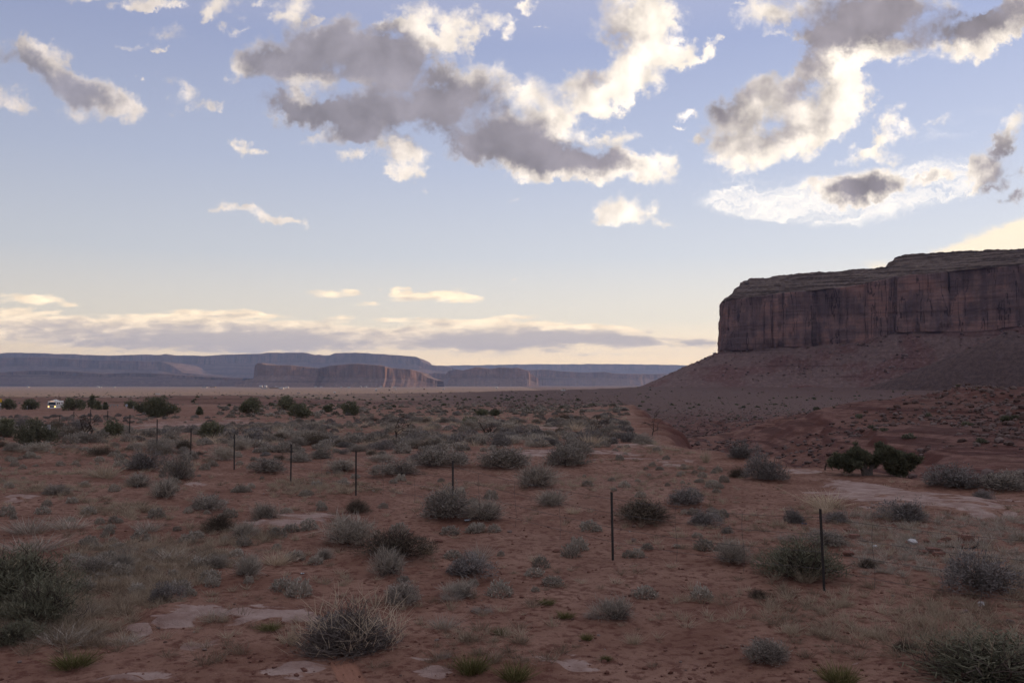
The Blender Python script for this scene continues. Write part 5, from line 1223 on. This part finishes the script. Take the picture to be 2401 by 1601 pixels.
M_ASPH, kk, bb = material('asphalt', 0.9, 0.2); kk.put(bb.inputs['Base Color'], kk.mix(kk.noise(kk.n('ShaderNodeNewGeometry').outputs['Position'], 1.2, 5.0), (0.045, 0.044, 0.046), (0.075, 0.072, 0.072)))
fd = (math.sin(math.radians(10)), -math.cos(math.radians(10)))            # the way the motorhome faces
def along(q): return (RVX - fd[0] * q, RV_D - fd[1] * q)
road = [(*along(-150), rvz + 0.6), (*along(-60), rvz + 0.1), (*along(0), rvz - 0.03), (*along(60), rvz - 0.4), (-112, 380, rvz - 2.0)]
for x, y in ((-150, 520), (-215, 700), (-255, 1000), (-330, 1500)): road.append((x, y, gz(x, y) + 0.35))
strip('road', road, 8.0, M_ASPH, 0.02, 'two lane asphalt road coming over the rise at the left')

M_SIGNW = plain('sign_white', (0.62, 0.62, 0.60), 0.5, 0.3); M_SIGNY = plain('sign_yellow', (0.70, 0.42, 0.03), 0.5, 0.3); M_SIGNO = plain('sign_orange', (0.75, 0.22, 0.03), 0.5, 0.3); M_SIGNB = plain('sign_back', (0.42, 0.45, 0.50), 0.5, 0.4, 0.4); M_LETT = plain('sign_letter', (0.03, 0.03, 0.03), 0.6, 0.2); M_GALV = plain('galvanised', (0.35, 0.36, 0.37), 0.5, 0.4, 0.5)
def board(name, w, h, mat, parent, z, diamond=False, y=-0.05):
    bm = bmesh.new(); bmesh.ops.create_cube(bm, size=1.0)
    for v in bm.verts: v.co = Vector((v.co.x * w, v.co.y * 0.02, v.co.z * h))
    me = bpy.data.meshes.new(name); bm.to_mesh(me); bm.free(); me.materials.append(mat)
    o = put(name, me, parent, (0, y, z)); o.rotation_euler = (0, math.pi / 4 if diamond else 0, 0); return o
def sign(px, py, d, label, panels, ph):
    p = at_depth(px, py, d); z = gz(p.x, p.y); t = thing('road_sign', (p.x, p.y, z), label, 'road sign')
    a = MeshAcc(); add_box(a, (0, 0, (p.z - z + ph) / 2), (0.07, 0.05, p.z - z + ph)); put('pole', a.mesh('pole', M_GALV), t)
    for w, h, mat, dz, dia, lines in panels:
        b_ = board('panel', w, h, mat, t, p.z - z + dz, dia)
        for lw, lh, lx, lz in lines:
            m_ = MeshAcc(); add_box(m_, (lx, -0.016, lz), (lw, 0.006, lh)); put('marking', m_.mesh('marking', M_LETT), b_)
    return t
sign(297, 950, 240, 'diamond road sign seen from behind, left of the biggest juniper', [(0.62, 0.62, M_SIGNB, 0, True, [])], 0.4)
sign(316, 955, 225, 'white rectangular road sign with two lines of dark writing', [(0.95, 0.55, M_SIGNW, 0, False, [(0.74, 0.10, 0, 0.12), (0.6, 0.10, 0, -0.12)])], 0.2)
sign(404.5, 954, 235, 'small white route shields stacked under orange plates right of the biggest juniper', [(0.46, 0.46, M_SIGNW, 0.1, True, [(0.16, 0.14, 0, 0)]), (0.34, 0.32, M_SIGNW, -0.42, False, [(0.15, 0.15, 0, 0)]), (0.60, 0.12, M_SIGNO, 0.55, False, [])], 0.6)
sign(415, 956, 235, 'narrow yellow marker post right of the white route shields', [(0.12, 0.38, M_SIGNY, 0, False, [])], 0.1)
sign(1, 939, 240, 'yellow sign cut by the left edge of the photo', [(0.9, 0.9, M_SIGNY, 0, False, []), (0.5, 0.35, M_SIGNW, -1.1, False, [])], 0.4)
sign(64, 953, 250, 'thin white delineator post left of the motorhome', [(0.10, 0.5, M_SIGNW, 0, False, [])], 0.1)
p = at_depth(250, 950, 300); rail = thing('bridge_rail', (p.x, p.y, gz(p.x, p.y)), 'pale concrete bridge rail beside the tiny juniper', 'bridge rail', None, 0.1)
a = MeshAcc(); M_CONC = plain('concrete', (0.33, 0.31, 0.30), 0.85, 0.2, var=0.15, scale=2)
for i in range(7): add_box(a, (-3.6 + i * 1.2, 0, p.z - rail.location.z - 0.45), (0.22, 0.3, 1.0))
put('balusters', a.mesh('balusters', M_CONC), rail); a = MeshAcc(); add_box(a, (0, 0, p.z - rail.location.z + 0.17), (8.0, 0.42, 0.24)); put('top_beam', a.mesh('beam', M_CONC), rail)
a = MeshAcc(); add_box(a, (0, 0, (p.z - rail.location.z - 0.95) / 2 - 0.5), (7.9, 0.4, max(0.2, p.z - rail.location.z - 0.95) + 1.0)); put('deck_edge', a.mesh('deck', M_CONC), rail)
p = on_ground(113, 1037); a = MeshAcc(); add_box(a, (0, 0, 0.30), (0.15, 0.15, 0.9), 0.3, None, .5, 0, 0.92); add_box(a, (0, 0, 0.78), (0.17, 0.17, 0.05), 0.3)
tag(put('boundary_marker', a.mesh('marker', M_CONC), None, (p.x, p.y, gz(p.x, p.y))), 'short pale concrete marker post beside the big olive bush tree', 'marker post')

# ------------------------------------------------------------------ far settlement
M_HOUSE = plain('pale_wall', (0.46, 0.42, 0.38), 0.8, 0.2); M_HOUSE2 = plain('tan_wall', (0.36, 0.25, 0.17), 0.8, 0.2); M_ROOF = plain('dark_roof', (0.12, 0.10, 0.10), 0.8, 0.2); M_ROOFW = plain('white_roof', (0.6, 0.6, 0.6), 0.6, 0.3)
HOUSES = [(612, 908, 7, 4, 'w'), (623, 908, 6, 4, 'w'), (646, 911, 26, 3.2, 't'), (660, 912, 12, 3, 'w'), (674, 910, 6, 3, 'w'), (668, 911, 5, 2.5, 'w'), (620, 912, 14, 2.6, 'd'), (647, 901, 5, 2.4, 'w'), (652, 902, 3, 2, 'w'), (66, 908, 5, 2, 'w'), (230, 908, 5, 2.4, 'w'), (236, 909, 4, 2, 'w'), (268, 909, 4, 2, 'w'),
          (500, 907, 14, 2.2, 't'), (480, 909, 12, 2, 'd'), (740, 905, 4, 2, 'w'), (753, 906, 5, 2, 'w'), (800, 909, 4, 2, 'w'), (818, 910, 6, 2, 'w'), (846, 905, 4, 2, 'w'), (858, 905, 5, 2, 'w'), (785, 922, 5, 2.6, 'w'), (700, 923, 8, 2, 'd'), (882, 917, 4, 4, 'w'), (893, 908, 5, 2, 'w'), (915, 907, 5, 2, 't'), (925, 909, 8, 1.8, 'w'), (913, 916, 4, 2.6, 't'), (928, 914, 3, 2, 'w'), (995, 913, 5, 2, 't'), (1040, 913, 5, 1.8, 'w'), (1165, 910, 5, 2, 'w'), (1320, 916, 12, 1.6, 'w'), (370, 925, 9, 2, 'w')]
hr = random.Random(4)
lab_w = {'w': 'pale', 't': 'tan', 'd': 'dark roofed'}
for i, (px, py, w, h, c) in enumerate(HOUSES):
    p = on_ground(px, py, 20, 24000); d = min(p.y, 6800); p = at_depth(px, py, d); z = gz(p.x, p.y); W, H = w * d / F, h * d / F
    near = 'below the brown butte' if 560 < px < 960 else ('on the valley floor at the left' if px <= 560 else 'on the valley floor right of the brown butte')
    t = thing('house', (p.x, p.y, z), f'tiny {lab_w[c]} house of the far settlement {near}', 'house', f'{lab_w[c]} houses of the far settlement {near}', hr.uniform(-.5, .5))
    a = MeshAcc(); D_ = W * 0.7 if w < 10 else W * 0.4; add_box(a, (0, 0, H * 0.3), (W, D_, H * 1.4)); put('walls', a.mesh('walls', M_HOUSE if c != 't' else M_HOUSE2), t)
    rv_ = np.array([(-W / 2, -D_ / 2, H), (W / 2, -D_ / 2, H), (W / 2, D_ / 2, H), (-W / 2, D_ / 2, H), (-W / 2, 0, H * 1.35), (W / 2, 0, H * 1.35)]) * np.array([1.06, 1.08, 1]) + np.array([0, 0, 0.02])
    a = MeshAcc(); a.add(rv_, np.array([(0, 1, 5, 4), (2, 3, 4, 5), (0, 3, 2, 1)]), np.array([(0, 4, 3), (1, 2, 5)])); put('roof', a.mesh('roof', M_ROOFW if c == 'w' else M_ROOF), t)

# ------------------------------------------------------------------ loose stones, litter, fallen things
def rock(name, px, py, w, h, mat, label, seed, blocky=False):
    p = on_ground(px, py); d = p.y; W, H = w * d / F, h * d / F
    bm = bmesh.new(); rg = np.random.default_rng(seed)
    if blocky: bmesh.ops.create_cube(bm, size=1.0); bmesh.ops.subdivide_edges(bm, edges=bm.edges[:], cuts=3, use_grid_fill=True)
    else: bmesh.ops.create_icosphere(bm, subdivisions=3, radius=0.62)
    v = np.array([q.co[:] for q in bm.verts]); f = [[q.index for q in p_.verts] for p_ in bm.faces]; bm.free()
    ax = rg.normal(size=(9, 3)); ax /= np.linalg.norm(ax, axis=1)[:, None]
    for q in ax:
        dd = v @ q; v = v - np.maximum(dd - (0.40 if not blocky else 0.60), 0)[:, None] * q * 0.9
    v = v + 0.05 * np.stack([fbm(v[:, 0] * 4 + seed, v[:, 1] * 4, v[:, 2] * 4, 3, k_) for k_ in range(3)], 1)
    v = v * np.array([W, W * 0.75, H]) + np.array([0, 0, H * 0.42])
    me = mesh_from(name, v, np.array(f), mat, False, {'tone': ('POINT', 0.4 + 0.3 * rg.random(len(v)))})
    o = put(name, me, None, (p.x, p.y, gz(p.x, p.y))); o.rotation_euler = (0, 0, rg.random() * 0.8 - 0.4)
    return tag(o, label, 'rock')
M_WHITE = plain('white_stone', (0.52, 0.50, 0.49), 0.9, 0.2, var=0.15, scale=6)
ROCKS = [(2302, 1420, 17, 11, 'w', 'white rounded rock on bare sand near the lower right'), (2140, 1275, 22, 12, 'w', 'flat pale block at the left of the red stone heap'), (2265, 1270, 30, 17, 'b', 'largest red block of the stone heap at the right'), (2218, 1269, 20, 12, 'r', 'red stone second from the largest block in the heap'),
         (2205, 1276, 18, 10, 'r', 'small red stone in the middle of the heap'), (2172, 1272, 16, 9, 'r', 'small red stone beside the flat pale block'), (2190, 1296, 30, 13, 'b', 'long red slab stone at the front of the heap'), (2162, 1298, 22, 11, 'r', 'rounded red stone left of the long slab'), (2202, 1303, 24, 11, 'b', 'red block with a pale top at the front of the heap'),
         (2255, 1284, 16, 10, 'r', 'red stone just in front of the largest block'), (2310, 1272, 24, 9, 'r', 'flat red stone right of the largest block'), (2130, 1274, 14, 8, 'r', 'red stone behind the flat pale block'), (1998, 1250, 22, 10, 'b', 'reddish block behind the nearest post, upper one'), (2002, 1260, 22, 9, 'b', 'reddish block behind the nearest post, lower one'),
         (1988, 1302, 24, 14, 'r', 'dark red stone right of the straw tipped green bush'), (2370, 1462, 18, 12, 's', 'grey stone at the foot of the wire stay at the right'), (2256, 1438, 11, 7, 's', 'small pale stone left of the white rounded rock'), (2265, 1436, 13, 8, 's', 'pale stone pair member below the white rounded rock'), (2394, 1423, 9, 6, 's', 'small pale stone at the right edge'),
         (336, 1466, 13, 7, 's', 'small pale stone under the left rock slab'), (369, 1475, 12, 7, 's', 'small pale stone right of another under the left slab'), (1486, 1270, 12, 9, 's', 'pale stone left of the second post'), (1029, 1270, 18, 8, 'r', 'low stone right of the broad brown bush'), (1195, 1248, 12, 6, 's', 'small pale stone on the sand at the middle'), (1340, 1296, 14, 9, 's', 'grey pebble left of the second post, lower one'), (1305, 1293, 18, 7, 'r', 'flat reddish stone left of the grey pebble'),
         (1486, 1236, 8, 6, 's', 'small pale stone at the right foot of the second post'), (480, 1524, 12, 5, 's', 'flat pale stone in the lower left'), (255, 1530, 8, 5, 'r', 'small red stone in the lower left')]
for i, (x, y, w, h, c, lab) in enumerate(ROCKS): rock('rock', x, y, w, h, {'w': M_WHITE, 'r': M_REDST, 'b': M_REDST, 's': M_STONE}[c], lab, 900 + i, c == 'b')
def scrap(name, px, py, w, h, col, label, seed, cat='litter'):
    p = on_ground(px, py); d = p.y; W, H = w * d / F, h * d / F; g = np.linspace(-.5, .5, 9); X, Y = np.meshgrid(g, g)
    Z = 0.5 + 0.5 * fbm(X * 3 + seed, Y * 3, octs=3, seed=seed); V = np.stack([X * W * (1 + 0.2 * Z), Y * W * 0.7, Z * H + 0.01], -1).reshape(-1, 3)
    me = mesh_from(name, np.concatenate([V, V - np.array([0, 0, 0.006])]), [grid_faces(9, 9), grid_faces(9, 9)[:, ::-1] + 81], plain(name + '_sheet', col, 0.45, 0.4, var=0.2, scale=8), True)
    o = put(name, me, None, (p.x, p.y, gz(p.x, p.y))); o.rotation_euler = (0, 0, seed); return tag(o, label, cat)
scrap('plastic_bag', 896, 1510, 22, 16, (0.30, 0.36, 0.48), 'blue grey plastic scrap caught in the half dead bush', 3)
scrap('paper_scrap', 1096, 1222, 13, 5, (0.62, 0.64, 0.70), 'white paper scrap at the foot of the large round sagebrush', 4)
scrap('paper_scrap', 1789, 1327, 12, 5, (0.55, 0.53, 0.52), 'crumpled white paper left of the straw tipped green bush', 5)
scrap('dark_bag', 1886, 1232, 11, 7, (0.02, 0.025, 0.05), 'dark blue bag scrap left of the nearest post', 6)
scrap('paper_scrap', 377, 1044, 9, 5, (0.6, 0.6, 0.58), 'white scrap by the far fence post at the left', 7)
scrap('paper_scrap', 876, 1152, 8, 4, (0.6, 0.6, 0.6), 'white scrap right of the post that stands fourth from the right', 8)
scrap('paper_scrap', 709, 1347, 8, 5, (0.5, 0.52, 0.55), 'pale blue scrap alone on sand at the lower left middle', 9)
p = on_ground(2053, 1284); W = 12 * p.y / F
bt = thing('plastic_bottle', (p.x, p.y, gz(p.x, p.y) + W * 0.33), 'clear crushed plastic bottle glinting behind the nearest post', 'bottle', None, 0.6)
M_PET = plain('clear_plastic', (0.65, 0.66, 0.66), 0.1, 0.7)
def lathe(prof, n=14):
    an = np.arange(n) * 2 * math.pi / n; V = np.concatenate([np.stack([np.full(n, x), np.cos(an) * r * (1 + 0.12 * np.sin(an * 2 + x * 30)), np.sin(an) * r], 1) for x, r in prof]); return V, grid_faces(len(prof), n, True)
a = MeshAcc(); V, f = lathe([(-1, .01), (-1, .36), (-.85, .4), (-.3, .33), (.2, .4), (.5, .38), (.8, .16), (.95, .14)]); a.add(V * W * 0.6, f); put('bottle_body', a.mesh('bottle', M_PET, True), bt)
a = MeshAcc(); V, f = lathe([(.93, .01), (.93, .17), (1.1, .17), (1.1, .01)]); a.add(V * W * 0.6, f); put('cap', a.mesh('cap', M_SIGNO), bt)
p0, p1 = on_ground(2222, 1282), on_ground(2293, 1279); a = MeshAcc(); n = 24; u = np.linspace(0, 1, n)
C = np.stack([p0.x + (p1.x - p0.x) * u, p0.y + (p1.y - p0.y) * u - 0.28 * np.sin(u * math.pi), 0 * u], 1); C[:, 2] = ground(C[:, 0], C[:, 1]) + 0.02 + 0.05 * u ** 6
v, q = ribbons(np.random.default_rng(2), C[:-1] - C[0], C[1:] - C[0], 0.014, 0.014, 0.0, 1); a.add(v, q)
tag(put('rubber_hose', a.mesh('hose', M_RUB), None, tuple(C[0])), 'black curved piece of hose lying in front of the red stone heap', 'hose')
# ------------------------------------------------------------------ air
def build_haze():
    m = bpy.data.materials.new('haze_air'); m.use_nodes = True; t = m.node_tree; t.nodes.clear()
    k = NT(t); v = k.n('ShaderNodeVolumePrincipled'); v.inputs['Color'].default_value = (0.40, 0.55, 0.92, 1)
    v.inputs['Density'].default_value = HAZE; v.inputs['Anisotropy'].default_value = 0.2
    k.L.new(v.outputs[0], k.n('ShaderNodeOutputMaterial').inputs['Volume'])
    x0, x1, y0, y1, z0, z1 = -27000, 27000, -27000, 27000, -130, 900
    V = np.array([(x, y, z) for z in (z0, z1) for y in (y0, y1) for x in (x0, x1)], float)
    f = np.array([(0, 2, 3, 1), (4, 5, 7, 6), (0, 1, 5, 4), (2, 6, 7, 3), (0, 4, 6, 2), (1, 3, 7, 5)])
    tag(put('haze', mesh_from('haze', V, f, m)), 'thin evening haze over the valley', 'haze', kind='stuff')
HAZE = 3.0e-5
build_haze()
